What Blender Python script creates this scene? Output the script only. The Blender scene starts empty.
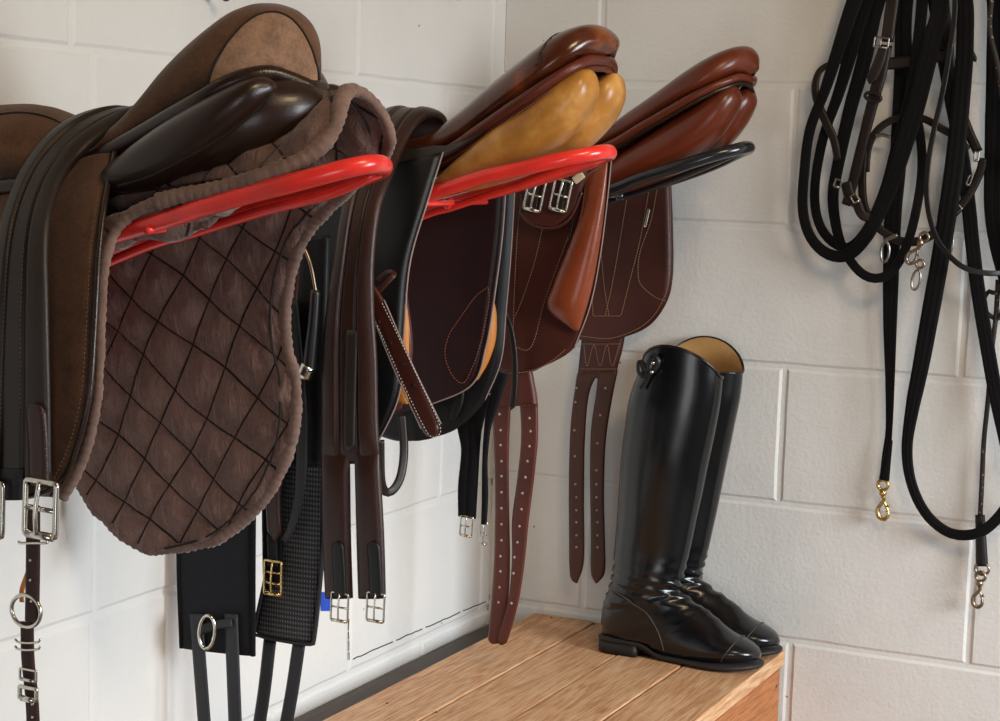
import bpy, bmesh, math, random
from mathutils import Vector, Matrix, noise
random.seed(7)
S = bpy.context.scene
COL = S.collection
PI = math.pi

# ------------------------------------------------------------------ camera
F = 1821.0
vy = Vector((880, -175.5, F)).normalized()
vx = -Vector((-3830, -313.5, F)); vx = (vx - vx.dot(vy) * vy).normalized()
vz = vx.cross(vy)
CAM = Vector((1.3641, -2.8412, 1.5))
def ray(px, py):
    d = Vector((px - 500, py - 360.5, F))
    return Vector((vx.dot(d), vy.dot(d), vz.dot(d)))
def atY(px, py, y):
    d = ray(px, py); return CAM + d * ((y - CAM.y) / d.y)
def atX(px, py, x):
    d = ray(px, py); return CAM + d * ((x - CAM.x) / d.x)
def atZ(px, py, z):
    d = ray(px, py); return CAM + d * ((z - CAM.z) / d.z)
def P3(p, y=None):
    """(px,py) on the upright plane y, (px,py,y), or a Vector as it is"""
    if isinstance(p, Vector): return p
    if len(p) == 3: return atY(p[0], p[1], p[2])
    return atY(p[0], p[1], y)
cd = bpy.data.cameras.new('camera'); cam = bpy.data.objects.new('camera', cd); COL.objects.link(cam)
cd.sensor_fit = 'HORIZONTAL'; cd.sensor_width = 36; cd.lens = 36 * F / 1000
cd.clip_start = 0.05; cd.clip_end = 60
wx = Vector((vx.x, vy.x, vz.x)); wy = -Vector((vx.y, vy.y, vz.y)); wz = -Vector((vx.z, vy.z, vz.z))
M = Matrix((wx, wy, wz)).transposed().to_4x4(); M.translation = CAM
cam.matrix_world = M; S.camera = cam

# ------------------------------------------------------------------ materials
def newmat(name):
    m = bpy.data.materials.new(name); m.use_nodes = True
    nt = m.node_tree; return m, nt, nt.nodes['Principled BSDF']
def N(nt, kind, **kw):
    n = nt.nodes.new(kind)
    for k, v in kw.items():
        if k in n.inputs: n.inputs[k].default_value = v
        else: setattr(n, k, v)
    return n
def ramp(nt, fac, stops):
    r = nt.nodes.new('ShaderNodeValToRGB'); nt.links.new(fac, r.inputs[0])
    e = r.color_ramp.elements
    while len(e) < len(stops): e.new(.5)
    for i, (p, c) in enumerate(stops):
        e[i].position = p; e[i].color = (*c, 1) if len(c) == 3 else c
    return r.outputs[0]
def mul(c, k): return tuple(min(1, v * k) for v in c)
def leather(name, c, rough=.35, grain=900, bump=.12, mott=.25, coat=.0, spec=.5, nsc=9, c2=None):
    m, nt, b = newmat(name)
    tc = N(nt, 'ShaderNodeTexCoord')
    n1 = N(nt, 'ShaderNodeTexNoise', Scale=nsc, Detail=6.0, Roughness=.6); nt.links.new(tc.outputs['Object'], n1.inputs['Vector'])
    col = ramp(nt, n1.outputs['Fac'], [(.3, mul(c, 1 - mott)), (.52, c), (.75, c2 if c2 else mul(c, 1 + mott * 1.2))])
    nt.links.new(col, b.inputs['Base Color'])
    v = N(nt, 'ShaderNodeTexVoronoi', Scale=grain); nt.links.new(tc.outputs['Object'], v.inputs['Vector'])
    n2 = N(nt, 'ShaderNodeTexNoise', Scale=60.0, Detail=4.0); nt.links.new(tc.outputs['Object'], n2.inputs['Vector'])
    mx = N(nt, 'ShaderNodeMath', operation='ADD'); nt.links.new(v.outputs['Distance'], mx.inputs[0]); nt.links.new(n2.outputs['Fac'], mx.inputs[1])
    bp = N(nt, 'ShaderNodeBump', Strength=bump, Distance=.002); nt.links.new(mx.outputs[0], bp.inputs['Height'])
    nt.links.new(bp.outputs[0], b.inputs['Normal'])
    rr = N(nt, 'ShaderNodeMapRange'); rr.inputs[3].default_value = rough - .08; rr.inputs[4].default_value = rough + .12
    nt.links.new(n1.outputs['Fac'], rr.inputs[0]); nt.links.new(rr.outputs[0], b.inputs['Roughness'])
    b.inputs['Specular IOR Level'].default_value = spec * .8
    b.inputs['Coat Weight'].default_value = coat; b.inputs['Coat Roughness'].default_value = .15
    return m
def cloth(name, c, rough=.95, scale=700, sheen=.3, mott=.2, wave=0, bump=.3, nsc=14):
    m, nt, b = newmat(name)
    tc = N(nt, 'ShaderNodeTexCoord')
    n1 = N(nt, 'ShaderNodeTexNoise', Scale=nsc, Detail=8.0, Roughness=.65); nt.links.new(tc.outputs['Object'], n1.inputs['Vector'])
    n0 = N(nt, 'ShaderNodeTexNoise', Scale=320.0, Detail=3.0); nt.links.new(tc.outputs['Object'], n0.inputs['Vector'])
    ad = N(nt, 'ShaderNodeMix'); ad.inputs[0].default_value = .35
    nt.links.new(n1.outputs['Fac'], ad.inputs[2]); nt.links.new(n0.outputs['Fac'], ad.inputs[3])
    col = ramp(nt, ad.outputs[0], [(.32, mul(c, 1 - mott)), (.5, c), (.68, mul(c, 1 + mott))])
    nt.links.new(col, b.inputs['Base Color']); b.inputs['Roughness'].default_value = rough
    b.inputs['Sheen Weight'].default_value = sheen; b.inputs['Sheen Roughness'].default_value = .4
    b.inputs['Specular IOR Level'].default_value = .15
    if wave:
        w = N(nt, 'ShaderNodeTexWave', Scale=float(wave), wave_type='BANDS', bands_direction='DIAGONAL'); nt.links.new(tc.outputs['Object'], w.inputs['Vector'])
        src = w.outputs['Fac']
    else:
        w = N(nt, 'ShaderNodeTexNoise', Scale=float(scale), Detail=2.0); nt.links.new(tc.outputs['Object'], w.inputs['Vector']); src = w.outputs['Fac']
    bp = N(nt, 'ShaderNodeBump', Strength=bump, Distance=.001); nt.links.new(src, bp.inputs['Height']); nt.links.new(bp.outputs[0], b.inputs['Normal'])
    return m
def plain(name, c, rough=.5, metal=0., coat=0., spec=.5):
    m, nt, b = newmat(name)
    tc = N(nt, 'ShaderNodeTexCoord')
    n1 = N(nt, 'ShaderNodeTexNoise', Scale=40.0, Detail=4.0); nt.links.new(tc.outputs['Object'], n1.inputs['Vector'])
    nt.links.new(ramp(nt, n1.outputs['Fac'], [(.3, mul(c, .85)), (.7, mul(c, 1.08))]), b.inputs['Base Color'])
    b.inputs['Roughness'].default_value = rough; b.inputs['Metallic'].default_value = metal
    b.inputs['Coat Weight'].default_value = coat; b.inputs['Coat Roughness'].default_value = .08
    b.inputs['Specular IOR Level'].default_value = spec
    return m
def webbing(name, c, pitch=900., rough=.7):
    m = cloth(name, c, rough=rough, sheen=.1, mott=.15, bump=.5)
    nt = m.node_tree
    return m
def mesh_fabric(name):
    m, nt, b = newmat(name)
    tc = N(nt, 'ShaderNodeTexCoord')
    ws = []
    for s in (1, -1):
        sx = N(nt, 'ShaderNodeSeparateXYZ'); nt.links.new(tc.outputs['Object'], sx.inputs[0])
        a = N(nt, 'ShaderNodeMath', operation='MULTIPLY_ADD'); nt.links.new(sx.outputs[2], a.inputs[0]); a.inputs[1].default_value = s * .62; nt.links.new(sx.outputs[0], a.inputs[2])
        k = N(nt, 'ShaderNodeMath', operation='MULTIPLY'); nt.links.new(a.outputs[0], k.inputs[0]); k.inputs[1].default_value = 820.
        w = N(nt, 'ShaderNodeMath', operation='SINE'); nt.links.new(k.outputs[0], w.inputs[0]); ws.append(w)
    mx = N(nt, 'ShaderNodeMath', operation='MULTIPLY'); nt.links.new(ws[0].outputs[0], mx.inputs[0]); nt.links.new(ws[1].outputs[0], mx.inputs[1])
    nt.links.new(ramp(nt, mx.outputs[0], [(.0, (.012, .012, .014)), (.35, (.05, .052, .058)), (.8, (.13, .135, .15))]), b.inputs['Base Color'])
    b.inputs['Roughness'].default_value = .55
    bp = N(nt, 'ShaderNodeBump', Strength=.6, Distance=.001); nt.links.new(mx.outputs[0], bp.inputs['Height']); nt.links.new(bp.outputs[0], b.inputs['Normal'])
    return m
def wallmat(name, c):
    m, nt, b = newmat(name)
    tc = N(nt, 'ShaderNodeTexCoord')
    n1 = N(nt, 'ShaderNodeTexNoise', Scale=2.2, Detail=8.0, Roughness=.6); nt.links.new(tc.outputs['Object'], n1.inputs['Vector'])
    base = ramp(nt, n1.outputs['Fac'], [(.3, mul(c, .92)), (.5, c), (.7, mul(c, 1.04))])
    # small pits and specks in the paint
    v = N(nt, 'ShaderNodeTexVoronoi', Scale=26.0); nt.links.new(tc.outputs['Object'], v.inputs['Vector'])
    sp = N(nt, 'ShaderNodeTexNoise', Scale=9.0); nt.links.new(tc.outputs['Object'], sp.inputs['Vector'])
    th = N(nt, 'ShaderNodeMath', operation='MULTIPLY'); nt.links.new(sp.outputs['Fac'], th.inputs[0]); th.inputs[1].default_value = .085
    lt = N(nt, 'ShaderNodeMath', operation='LESS_THAN'); nt.links.new(v.outputs['Distance'], lt.inputs[0]); nt.links.new(th.outputs[0], lt.inputs[1])
    gt = N(nt, 'ShaderNodeMath', operation='GREATER_THAN'); nt.links.new(sp.outputs['Fac'], gt.inputs[0]); gt.inputs[1].default_value = .6
    mm = N(nt, 'ShaderNodeMath', operation='MULTIPLY'); nt.links.new(lt.outputs[0], mm.inputs[0]); nt.links.new(gt.outputs[0], mm.inputs[1])
    mx = N(nt, 'ShaderNodeMix', data_type='RGBA'); nt.links.new(mm.outputs[0], mx.inputs[0]); nt.links.new(base, mx.inputs[6]); mx.inputs[7].default_value = (.33, .25, .18, 1)
    nt.links.new(mx.outputs[2], b.inputs['Base Color'])
    b.inputs['Roughness'].default_value = .6; b.inputs['Specular IOR Level'].default_value = .3
    n2 = N(nt, 'ShaderNodeTexNoise', Scale=150.0, Detail=5.0, Roughness=.65); nt.links.new(tc.outputs['Object'], n2.inputs['Vector'])
    n3 = N(nt, 'ShaderNodeTexNoise', Scale=14.0, Detail=4.0); nt.links.new(tc.outputs['Object'], n3.inputs['Vector'])
    s = N(nt, 'ShaderNodeMath', operation='MULTIPLY_ADD'); nt.links.new(n3.outputs['Fac'], s.inputs[0]); s.inputs[1].default_value = 1.8; nt.links.new(n2.outputs['Fac'], s.inputs[2])
    s2 = N(nt, 'ShaderNodeMath', operation='SUBTRACT'); nt.links.new(s.outputs[0], s2.inputs[0]); nt.links.new(mm.outputs[0], s2.inputs[1])
    bp = N(nt, 'ShaderNodeBump', Strength=.42, Distance=.0022); nt.links.new(s2.outputs[0], bp.inputs['Height']); nt.links.new(bp.outputs[0], b.inputs['Normal'])
    return m
def woodmat(name, c1, c2, c3, axis='Y', rough=.55):
    m, nt, b = newmat(name)
    tc = N(nt, 'ShaderNodeTexCoord'); mp = N(nt, 'ShaderNodeMapping'); nt.links.new(tc.outputs['Object'], mp.inputs[0])
    mp.inputs['Scale'].default_value = {'Y': (17, .9, 17), 'X': (.9, 17, 17), 'Z': (17, 17, .9)}[axis]
    n1 = N(nt, 'ShaderNodeTexNoise', Scale=1.6, Detail=3.0, Distortion=.6); nt.links.new(mp.outputs[0], n1.inputs['Vector'])
    k = N(nt, 'ShaderNodeMath', operation='MULTIPLY'); nt.links.new(n1.outputs['Fac'], k.inputs[0]); k.inputs[1].default_value = 75.
    sn = N(nt, 'ShaderNodeMath', operation='SINE'); nt.links.new(k.outputs[0], sn.inputs[0])
    n2 = N(nt, 'ShaderNodeTexNoise', Scale=22.0, Detail=6.0, Roughness=.7); nt.links.new(mp.outputs[0], n2.inputs['Vector'])
    a = N(nt, 'ShaderNodeMath', operation='MULTIPLY_ADD'); nt.links.new(sn.outputs[0], a.inputs[0]); a.inputs[1].default_value = .08; nt.links.new(n2.outputs['Fac'], a.inputs[2])
    grain = ramp(nt, a.outputs[0], [(.28, c3), (.5, c1), (.72, c2)])
    big = N(nt, 'ShaderNodeTexNoise', Scale=5.0, Detail=5.0, Roughness=.7); nt.links.new(tc.outputs['Object'], big.inputs['Vector'])
    mk = ramp(nt, big.outputs['Fac'], [(.5, (0, 0, 0)), (.66, (.25, .25, .25))])
    mx = N(nt, 'ShaderNodeMix', data_type='RGBA'); nt.links.new(mk, mx.inputs[0]); nt.links.new(grain, mx.inputs[6]); mx.inputs[7].default_value = (*mul(c2, 1.15), 1)
    # knots
    mp2 = N(nt, 'ShaderNodeMapping'); nt.links.new(tc.outputs['Object'], mp2.inputs[0]); mp2.inputs['Scale'].default_value = {'Y': (9, 5, 1), 'X': (5, 9, 1), 'Z': (9, 9, 5)}[axis]
    v = N(nt, 'ShaderNodeTexVoronoi', Scale=1.0); nt.links.new(mp2.outputs[0], v.inputs['Vector'])
    kn = ramp(nt, v.outputs['Distance'], [(.04, (.85, .85, .85)), (.09, (.35, .35, .35)), (.105, (.6, .6, .6)), (.15, (0, 0, 0))])
    mx2 = N(nt, 'ShaderNodeMix', data_type='RGBA'); nt.links.new(kn, mx2.inputs[0]); nt.links.new(mx.outputs[2], mx2.inputs[6]); mx2.inputs[7].default_value = (*mul(c3, .45), 1)
    nt.links.new(mx2.outputs[2], b.inputs['Base Color']); b.inputs['Roughness'].default_value = rough
    b.inputs['Specular IOR Level'].default_value = .35
    bp = N(nt, 'ShaderNodeBump', Strength=.35, Distance=.001); nt.links.new(a.outputs[0], bp.inputs['Height']); nt.links.new(bp.outputs[0], b.inputs['Normal'])
    return m

MT = dict(
  suede=cloth('brown_suede', (.115, .060, .036), mott=.35, sheen=.25, nsc=30),
  suede_hi=cloth('worn_suede', (.27, .160, .104), mott=.4, sheen=.3, nsc=45),
  suede_flap=cloth('flap_suede', (.120, .062, .038), mott=.28, sheen=.2, nsc=40),
  darkbrown=leather('dark_brown_leather', (.022, .0095, .006), rough=.27, mott=.2, coat=.2),
  girth=leather('girth_leather', (.036, .013, .009), rough=.34, mott=.25),
  girthdk=leather('dark_girth_leather', (.026, .018, .015), rough=.38, mott=.2),
  ox=leather('oxblood_leather', (.070, .016, .010), rough=.34, mott=.35, coat=.1),
  oxflap=leather('chestnut_flap_leather', (.058, .0125, .0075), rough=.36, mott=.35, nsc=7),
  inner=leather('dark_inner_flap_leather', (.022, .006, .007), rough=.4, mott=.2),
  black_lea=leather('black_leather', (.005, .0045, .005), rough=.42, mott=.2),
  cut=plain('raw_cut_edge', (.30, .22, .20), rough=.7),
  seat2=leather('polished_chestnut_seat', (.105, .022, .0065), rough=.2, mott=.6, coat=.35, nsc=14, c2=(.36, .095, .020), bump=.05),
  welt2=leather('chestnut_welt', (.105, .020, .0095), rough=.3, mott=.3),
  tan=leather('tan_panel_leather', (.46, .20, .035), rough=.3, mott=.4, coat=.15, nsc=18, c2=(.68, .37, .11), bump=.1),
  orange=leather('orange_lining', (.55, .20, .04), rough=.5, mott=.2),
  seat3=leather('red_brown_seat_leather', (.125, .023, .008), rough=.28, mott=.25, coat=.1, bump=.06),
  block3=leather('bright_brown_block', (.22, .045, .015), rough=.26, mott=.2, coat=.2, bump=.08),
  boot=leather('black_boot_leather', (.0035, .0035, .0045), rough=.2, mott=.3, coat=.35, bump=.06, grain=1500),
  sole=leather('black_sole', (.014, .011, .010), rough=.55, mott=.4),
  lining=leather('tan_boot_lining', (.48, .27, .10), rough=.6, mott=.2),
  pad=cloth('quilted_pad_cotton', (.105, .064, .053), mott=.3, sheen=.3, nsc=22, bump=.4),
  padedge=cloth('pad_binding', (.20, .128, .105), mott=.3, sheen=.3, nsc=30),
  thread=plain('brown_thread', (.014, .008, .006), rough=.9),
  stitch=plain('gold_thread', (.33, .20, .10), rough=.8),
  stitchw=plain('white_thread', (.6, .57, .52), rough=.8),
  stitchd=plain('dim_thread', (.11, .075, .055), rough=.8),
  stitchr=plain('rust_thread', (.30, .085, .04), rough=.8),
  nickel=plain('nickel', (.70, .67, .60), rough=.22, metal=1.),
  seamdk=plain('dark_seam', (.045, .040, .038), rough=.6),
  dimnickel=plain('dimmed_nickel', (.34, .32, .29), rough=.3, metal=1.),  # nickel darkened in its colour to dim lamp glare on the bridle fittings
  brass=plain('brass', (.72, .52, .22), rough=.22, metal=1.),
  bronze=plain('worn_bronze', (.36, .28, .2), rough=.3, metal=1.),
  red=plain('red_paint', (.88, .035, .026), rough=.3, coat=.4),
  blackpaint=plain('black_paint', (.012, .013, .016), rough=.25, coat=.4),
  rubber=plain('black_rubber', (.012, .012, .013), rough=.35),
  neo=cloth('black_neoprene', (.008, .008, .010), mott=.2, sheen=.06, bump=.5, scale=400),
  elastic=cloth('black_webbing', (.012, .012, .016), mott=.25, sheen=.08, bump=.5, scale=900, rough=.6),
  greystrap=leather('grey_black_strap', (.024, .025, .030), rough=.5, mott=.2),
  bridle=leather('bridle_leather', (.012, .006, .0045), rough=.38, mott=.25),
  rein=cloth('black_rein_webbing', (.0035, .0033, .004), mott=.25, sheen=.05, bump=.5, scale=900, rough=.65),
  reinlea=leather('black_rein_leather', (.008, .007, .0075), rough=.3, mott=.2),
  nylon=cloth('brown_nylon_webbing', (.060, .030, .025), mott=.25, sheen=.1, bump=.6, wave=500, rough=.65),
  mesh=mesh_fabric('black_spacer_mesh'),
  cream=plain('cream_felt', (.6, .5, .34), rough=.9),
  blue=plain('blue_tape', (.02, .09, .55), rough=.45),
  marker=plain('dark_red_plastic', (.16, .01, .02), rough=.3),
  hole=plain('punched_hole', (.42, .36, .30), rough=.7),
  holed=plain('dark_hole', (.008, .005, .004), rough=.9),
  crack=plain('dark_crack', (.05, .045, .04), rough=.9),
)

# ------------------------------------------------------------------ object helpers
def put(name, verts, faces, mat, parent=None, smooth=True, loc=None):
    """link one mesh; verts are world positions"""
    base = parent
    off = Vector((0, 0, 0)); q = parent
    while q is not None: off += q.location; q = q.parent
    if parent is None:
        if loc is None:
            xs = [v[0] for v in verts]; ys = [v[1] for v in verts]; zs = [v[2] for v in verts]
            loc = Vector(((min(xs) + max(xs)) / 2, (min(ys) + max(ys)) / 2, min(zs)))
        off = Vector(loc)
    me = bpy.data.meshes.new(name)
    me.from_pydata([tuple(Vector(v) - off) for v in verts], [], faces)
    bm = bmesh.new(); bm.from_mesh(me); bmesh.ops.remove_doubles(bm, verts=bm.verts, dist=1e-6)
    bmesh.ops.recalc_face_normals(bm, faces=bm.faces); bm.to_mesh(me); bm.free()
    for p in me.polygons: p.use_smooth = smooth
    me.materials.append(mat)
    o = bpy.data.objects.new(name, me); COL.objects.link(o)
    if parent is not None: o.parent = parent
    else: o.location = off
    return o
def thing(name, label, cat, loc, group=None):
    o = bpy.data.objects.new(name, None); COL.objects.link(o); o.location = Vector(loc)
    o.empty_display_size = .05
    o['label'] = label; o['category'] = cat
    if group: o['group'] = group
    return o
def tag(o, label, cat, group=None):
    o['label'] = label; o['category'] = cat
    if group: o['group'] = group
    return o
class MB:
    def __init__(s): s.v = []; s.f = []
    def add(s, vf):
        n = len(s.v); s.v += vf[0]; s.f += [tuple(i + n for i in f) for f in vf[1]]; return s
    def put(s, name, mat, parent=None, smooth=True): return put(name, s.v, s.f, mat, parent, smooth)
def cat(pts, n):
    """Catmull-Rom resample to n points, even in arc length"""
    pts = [Vector(p) for p in pts]
    if len(pts) == 2: return [pts[0].lerp(pts[1], i / (n - 1)) for i in range(n)]
    e = [2 * pts[0] - pts[1]] + pts + [2 * pts[-1] - pts[-2]]
    out = []
    for i in range(1, len(e) - 2):
        p0, p1, p2, p3 = e[i - 1], e[i], e[i + 1], e[i + 2]
        for k in range(14):
            t = k / 14
            out.append(.5 * ((2 * p1) + (p2 - p0) * t + (2 * p0 - 5 * p1 + 4 * p2 - p3) * t * t + (3 * p1 - p0 - 3 * p2 + p3) * t ** 3))
    out.append(pts[-1])
    L = [0]
    for a, b in zip(out, out[1:]): L.append(L[-1] + (b - a).length)
    res = []; j = 0
    for i in range(n):
        s = L[-1] * i / (n - 1)
        while j < len(L) - 2 and L[j + 1] < s: j += 1
        d = L[j + 1] - L[j]; res.append(out[j].lerp(out[j + 1], 0 if d < 1e-9 else min(1, (s - L[j]) / d)))
    return res
def catk(pts, k=8):
    """Catmull-Rom with k steps per control segment (keeps station pairing)"""
    pts = [Vector(p) for p in pts]
    e = [2 * pts[0] - pts[1]] + pts + [2 * pts[-1] - pts[-2]]
    out = []
    for i in range(1, len(e) - 2):
        p0, p1, p2, p3 = e[i - 1], e[i], e[i + 1], e[i + 2]
        for q in range(k):
            t = q / k
            out.append(.5 * ((2 * p1) + (p2 - p0) * t + (2 * p0 - 5 * p1 + 4 * p2 - p3) * t * t + (3 * p1 - p0 - 3 * p2 + p3) * t ** 3))
    out.append(pts[-1]); return out
def lerpk(vals, k=8):
    v = catk([Vector((a, 0, 0)) for a in vals], k); return [q.x for q in v]
def rings(R, close=True, cap=True):
    """join a list of equal closed rings"""
    n = len(R[0]); v = [p for r in R for p in r]; f = []
    for i in range(len(R) - 1):
        for j in range(n):
            a = i * n + j; b = i * n + (j + 1) % n
            f.append((a, b, b + n, a + n))
    if cap:
        f.append(tuple(range(n))[::-1]); f.append(tuple((len(R) - 1) * n + j for j in range(n)))
    return v, f
def tube(pts, r, n=10, res=None, closed=False, ry=None):
    """round tube along world points; r a number or list"""
    P = cat(pts, res or max(6, len(pts) * 5)) if res != 0 else [Vector(p) for p in pts]
    if closed: P = P[:-1] if (P[0] - P[-1]).length < 1e-5 else P
    m = len(P); T = []
    for i in range(m):
        a = P[(i - 1) % m] if closed or i else P[0]; b = P[(i + 1) % m] if closed or i < m - 1 else P[-1]
        T.append((b - a).normalized())
    up = Vector((0, 1, 0)) if abs(T[0].y) < .8 else Vector((0, 0, 1))
    u = (up - up.dot(T[0]) * T[0]).normalized(); R = []
    for i in range(m):
        u = (u - u.dot(T[i]) * T[i]).normalized(); w = T[i].cross(u)
        if isinstance(r, (list, tuple)):
            x = i / (m - 1) * (len(r) - 1); k = min(int(x), len(r) - 2); rr = r[k] + (r[k + 1] - r[k]) * (x - k)
        else: rr = r
        R.append([P[i] + (u * (ry / r if ry else 1) * math.cos(2 * PI * j / n) + w * math.sin(2 * PI * j / n)) * rr for j in range(n)])
    if closed:
        v, f = rings(R + [R[0]], cap=False); return v, f
    return rings(R)
def flatp(u): return (1 - abs(2 * u - 1) ** 8) ** .5
def padp(u): return (1 - abs(2 * u - 1) ** 2.6) ** .5
def ribp(k, d=.45):
    def g(u): return padp(u) * (1 - d + d * abs(math.sin(PI * k * u)) ** .6)
    return g
def patch(L, R, th, prof=flatp, nu=8, nt=40, toward=None, endround=False, wob=0, bulge=0, pair=False, taper0=0):
    """solid sheet between two edge curves (world points). Rounded edge profile."""
    if pair: L = catk(L, 8); R = catk(R, 8); nt = len(L)
    else: L = cat(L, nt); R = cat(R, nt)
    tw = toward or CAM; Fv = []; Bv = []; pn = None
    for i in range(nt):
        a = L[max(0, i - 1)].lerp(R[max(0, i - 1)], .5); b = L[min(nt - 1, i + 1)].lerp(R[min(nt - 1, i + 1)], .5)
        al = b - a; ac = R[i] - L[i]
        if ac.length < 1e-5: ac = R[max(0, i - 1)] - L[max(0, i - 1)] if i else R[1] - L[1]
        nn = al.cross(ac)
        nn = nn.normalized() if nn.length > 1e-9 else pn
        if pn is None:
            if nn.dot(tw - L[i]) < 0: nn = -nn
        elif nn.dot(pn) < 0: nn = -nn
        pn = nn; t = i / (nt - 1)
        e = 1
        if taper0 and t < taper0: e = max(.05, math.sin(t / taper0 * PI / 2))
        if endround: e = max(.02, (1 - abs(2 * t - 1) ** 14)) ** .5
        for j in range(nu + 1):
            u = j / nu; q = L[i].lerp(R[i], u)
            if bulge: q = q + nn * bulge * math.sin(PI * u) * math.sin(PI * min(1, t * 1.2 + .1)) 
            if wob: q = q + nn * wob * noise.noise(q * 14)
            h = th * .5 * prof(u) * e
            Fv.append(q + nn * h); Bv.append(q - nn * (th * .5 * flatp(u) * e))
    n1 = nu + 1; v = Fv + Bv; f = []; o = len(Fv)
    for i in range(nt - 1):
        for j in range(nu):
            a = i * n1 + j; f.append((a, a + 1, a + 1 + n1, a + n1)); f.append((o + a, o + a + n1, o + a + 1 + n1, o + a + 1))
        for j in (0, nu):
            a = i * n1 + j; f.append((a, a + n1, o + a + n1, o + a))
    for i in (0, nt - 1):
        for j in range(nu):
            a = i * n1 + j; f.append((a, a + 1, o + a + 1, o + a))
    return v, f
def PX(lst, y): return [P3(p, y) for p in lst]
def ribbon(pts, w, th=.004, y=None, prof=flatp, n=None, nu=6, side=None, ends='flat'):
    """flat strap whose face looks roughly along -y. pts px or world; w width in m (number or list)"""
    P = cat([P3(p, y) for p in pts], n or len(pts) * 6); m = len(P); L = []; R = []
    for i in range(m):
        T = (P[min(m - 1, i + 1)] - P[max(0, i - 1)]).normalized()
        sd = side or Vector((0, -1, 0))
        s = T.cross(sd)
        s = s.normalized() if s.length > 1e-6 else Vector((1, 0, 0))
        if isinstance(w, (list, tuple)):
            x = i / (m - 1) * (len(w) - 1); k = min(int(x), len(w) - 2); ww = w[k] + (w[k + 1] - w[k]) * (x - k)
        else: ww = w
        t = i / (m - 1); dist = (P[-1] - P[i]).length
        if ends == 'point' and dist < ww * .6: ww *= max(.05, (dist / (ww * .6)) ** .6)
        if ends == 'round' and dist < ww * .5: ww *= max(.05, (1 - (1 - dist / (ww * .5)) ** 2) ** .5)
        L.append(P[i] - s * ww / 2); R.append(P[i] + s * ww / 2)
    return patch2(L, R, th, prof, nu)
def patch2(L, R, th, prof, nu):
    nt = len(L); Fv = []; Bv = []; pn = None
    for i in range(nt):
        a = L[max(0, i - 1)].lerp(R[max(0, i - 1)], .5); b = L[min(nt - 1, i + 1)].lerp(R[min(nt - 1, i + 1)], .5)
        nn = (b - a).cross(R[i] - L[i]); nn = nn.normalized() if nn.length > 1e-10 else pn
        if pn is None:
            if nn.dot(CAM - L[i]) < 0: nn = -nn
        elif nn.dot(pn) < 0: nn = -nn
        pn = nn
        for j in range(nu + 1):
            u = j / nu; q = L[i].lerp(R[i], u); Fv.append(q + nn * th * .5 * prof(u)); Bv.append(q - nn * th * .5 * flatp(u))
    n1 = nu + 1; v = Fv + Bv; f = []; o = len(Fv)
    for i in range(nt - 1):
        for j in range(nu):
            a = i * n1 + j; f.append((a, a + 1, a + 1 + n1, a + n1)); f.append((o + a, o + a + n1, o + a + 1 + n1, o + a + 1))
        for j in (0, nu):
            a = i * n1 + j; f.append((a, a + n1, o + a + n1, o + a))
    for i in (0, nt - 1):
        for j in range(nu):
            a = i * n1 + j; f.append((a, a + 1, o + a + 1, o + a))
    return v, f
def box(a, b, rot=None):
    x0, y0, z0 = a; x1, y1, z1 = b
    v = [Vector(p) for p in ((x0, y0, z0), (x1, y0, z0), (x1, y1, z0), (x0, y1, z0), (x0, y0, z1), (x1, y0, z1), (x1, y1, z1), (x0, y1, z1))]
    return v, [(0, 3, 2, 1), (4, 5, 6, 7), (0, 1, 5, 4), (1, 2, 6, 5), (2, 3, 7, 6), (3, 0, 4, 7)]
def stitches(pts, y=None, r=.0006, dash=.0024, gap=.0019, lift=.0):
    P = [P3(p, y) for p in pts]; n = max(4, int(sum((b - a).length for a, b in zip(P, P[1:])) / (dash + gap)))
    Q = cat(P, n * 2 + 1) if len(P) > 2 else [P[0].lerp(P[1], i / (n * 2)) for i in range(n * 2 + 1)]
    m = MB(); lf = Vector((0, -lift, 0))
    for i in range(0, n * 2, 2):
        a = Q[i] + lf; b = Q[i].lerp(Q[i + 1], 1.1) + lf
        m.add(tube([a, b], r, n=4, res=2))
    return m
def line(pts, y=None, r=.0007, lift=0):
    return tube([P3(p, y) + Vector((0, -lift, 0)) for p in pts], r, n=5, res=len(pts) * 8)
def discs(pts, y, r, depth=.002, n=8):
    m = MB()
    for p in pts:
        c = P3(p, y); R = []
        for dy in (0, -depth): R.append([c + Vector((r * math.cos(2 * PI * k / n), dy, r * math.sin(2 * PI * k / n))) for k in range(n)])
        m.add(rings(R))
    return m
def buckle(c, w, h, ang, parent, mat='nickel', r=.0016, bars=2, name='buckle', depth=.004, prong=True, yaw=0):
    """roller buckle: frame, cross bars and prong, hanging down from its top bar at c"""
    c = Vector(c); rot = Matrix.Rotation(ang, 3, 'Y') @ Matrix.Rotation(yaw, 3, 'Z')
    def W(x, z, d=0): return c + rot @ Vector((x, -d, z))
    m = MB(); q = h * .14
    loop = [W(-w/2, 0), W(-w/2, -h/2), W(-w/2, -h + q*.4), W(-w/2 + q*.4, -h), W(0, -h), W(w/2 - q*.4, -h), W(w/2, -h + q*.4), W(w/2, -h/2), W(w/2, 0), W(w/2 - q*.3, q*.2), W(0, q*.2), W(-w/2 + q*.3, q*.2), W(-w/2, 0)]
    m.add(tube(loop, r, n=8, res=60, closed=True))
    for k in range(1, bars):
        m.add(tube([W(-w/2, -h * k / bars), W(w/2, -h * k / bars)], r * .9, n=8, res=3))
    m.add(tube([W(-w/2 + r, -h), W(w/2 - r, -h)], r * 1.5, n=8, res=3))
    fr = m.put(name, MT[mat], parent)
    if prong:
        put('prong', *tube([W(0, q*.2, r), W(0, -h * .5, r * 2.6), W(0, -h * .97, r * 2)], r * .85, n=7, res=8), MT[mat], fr)
    return fr
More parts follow.
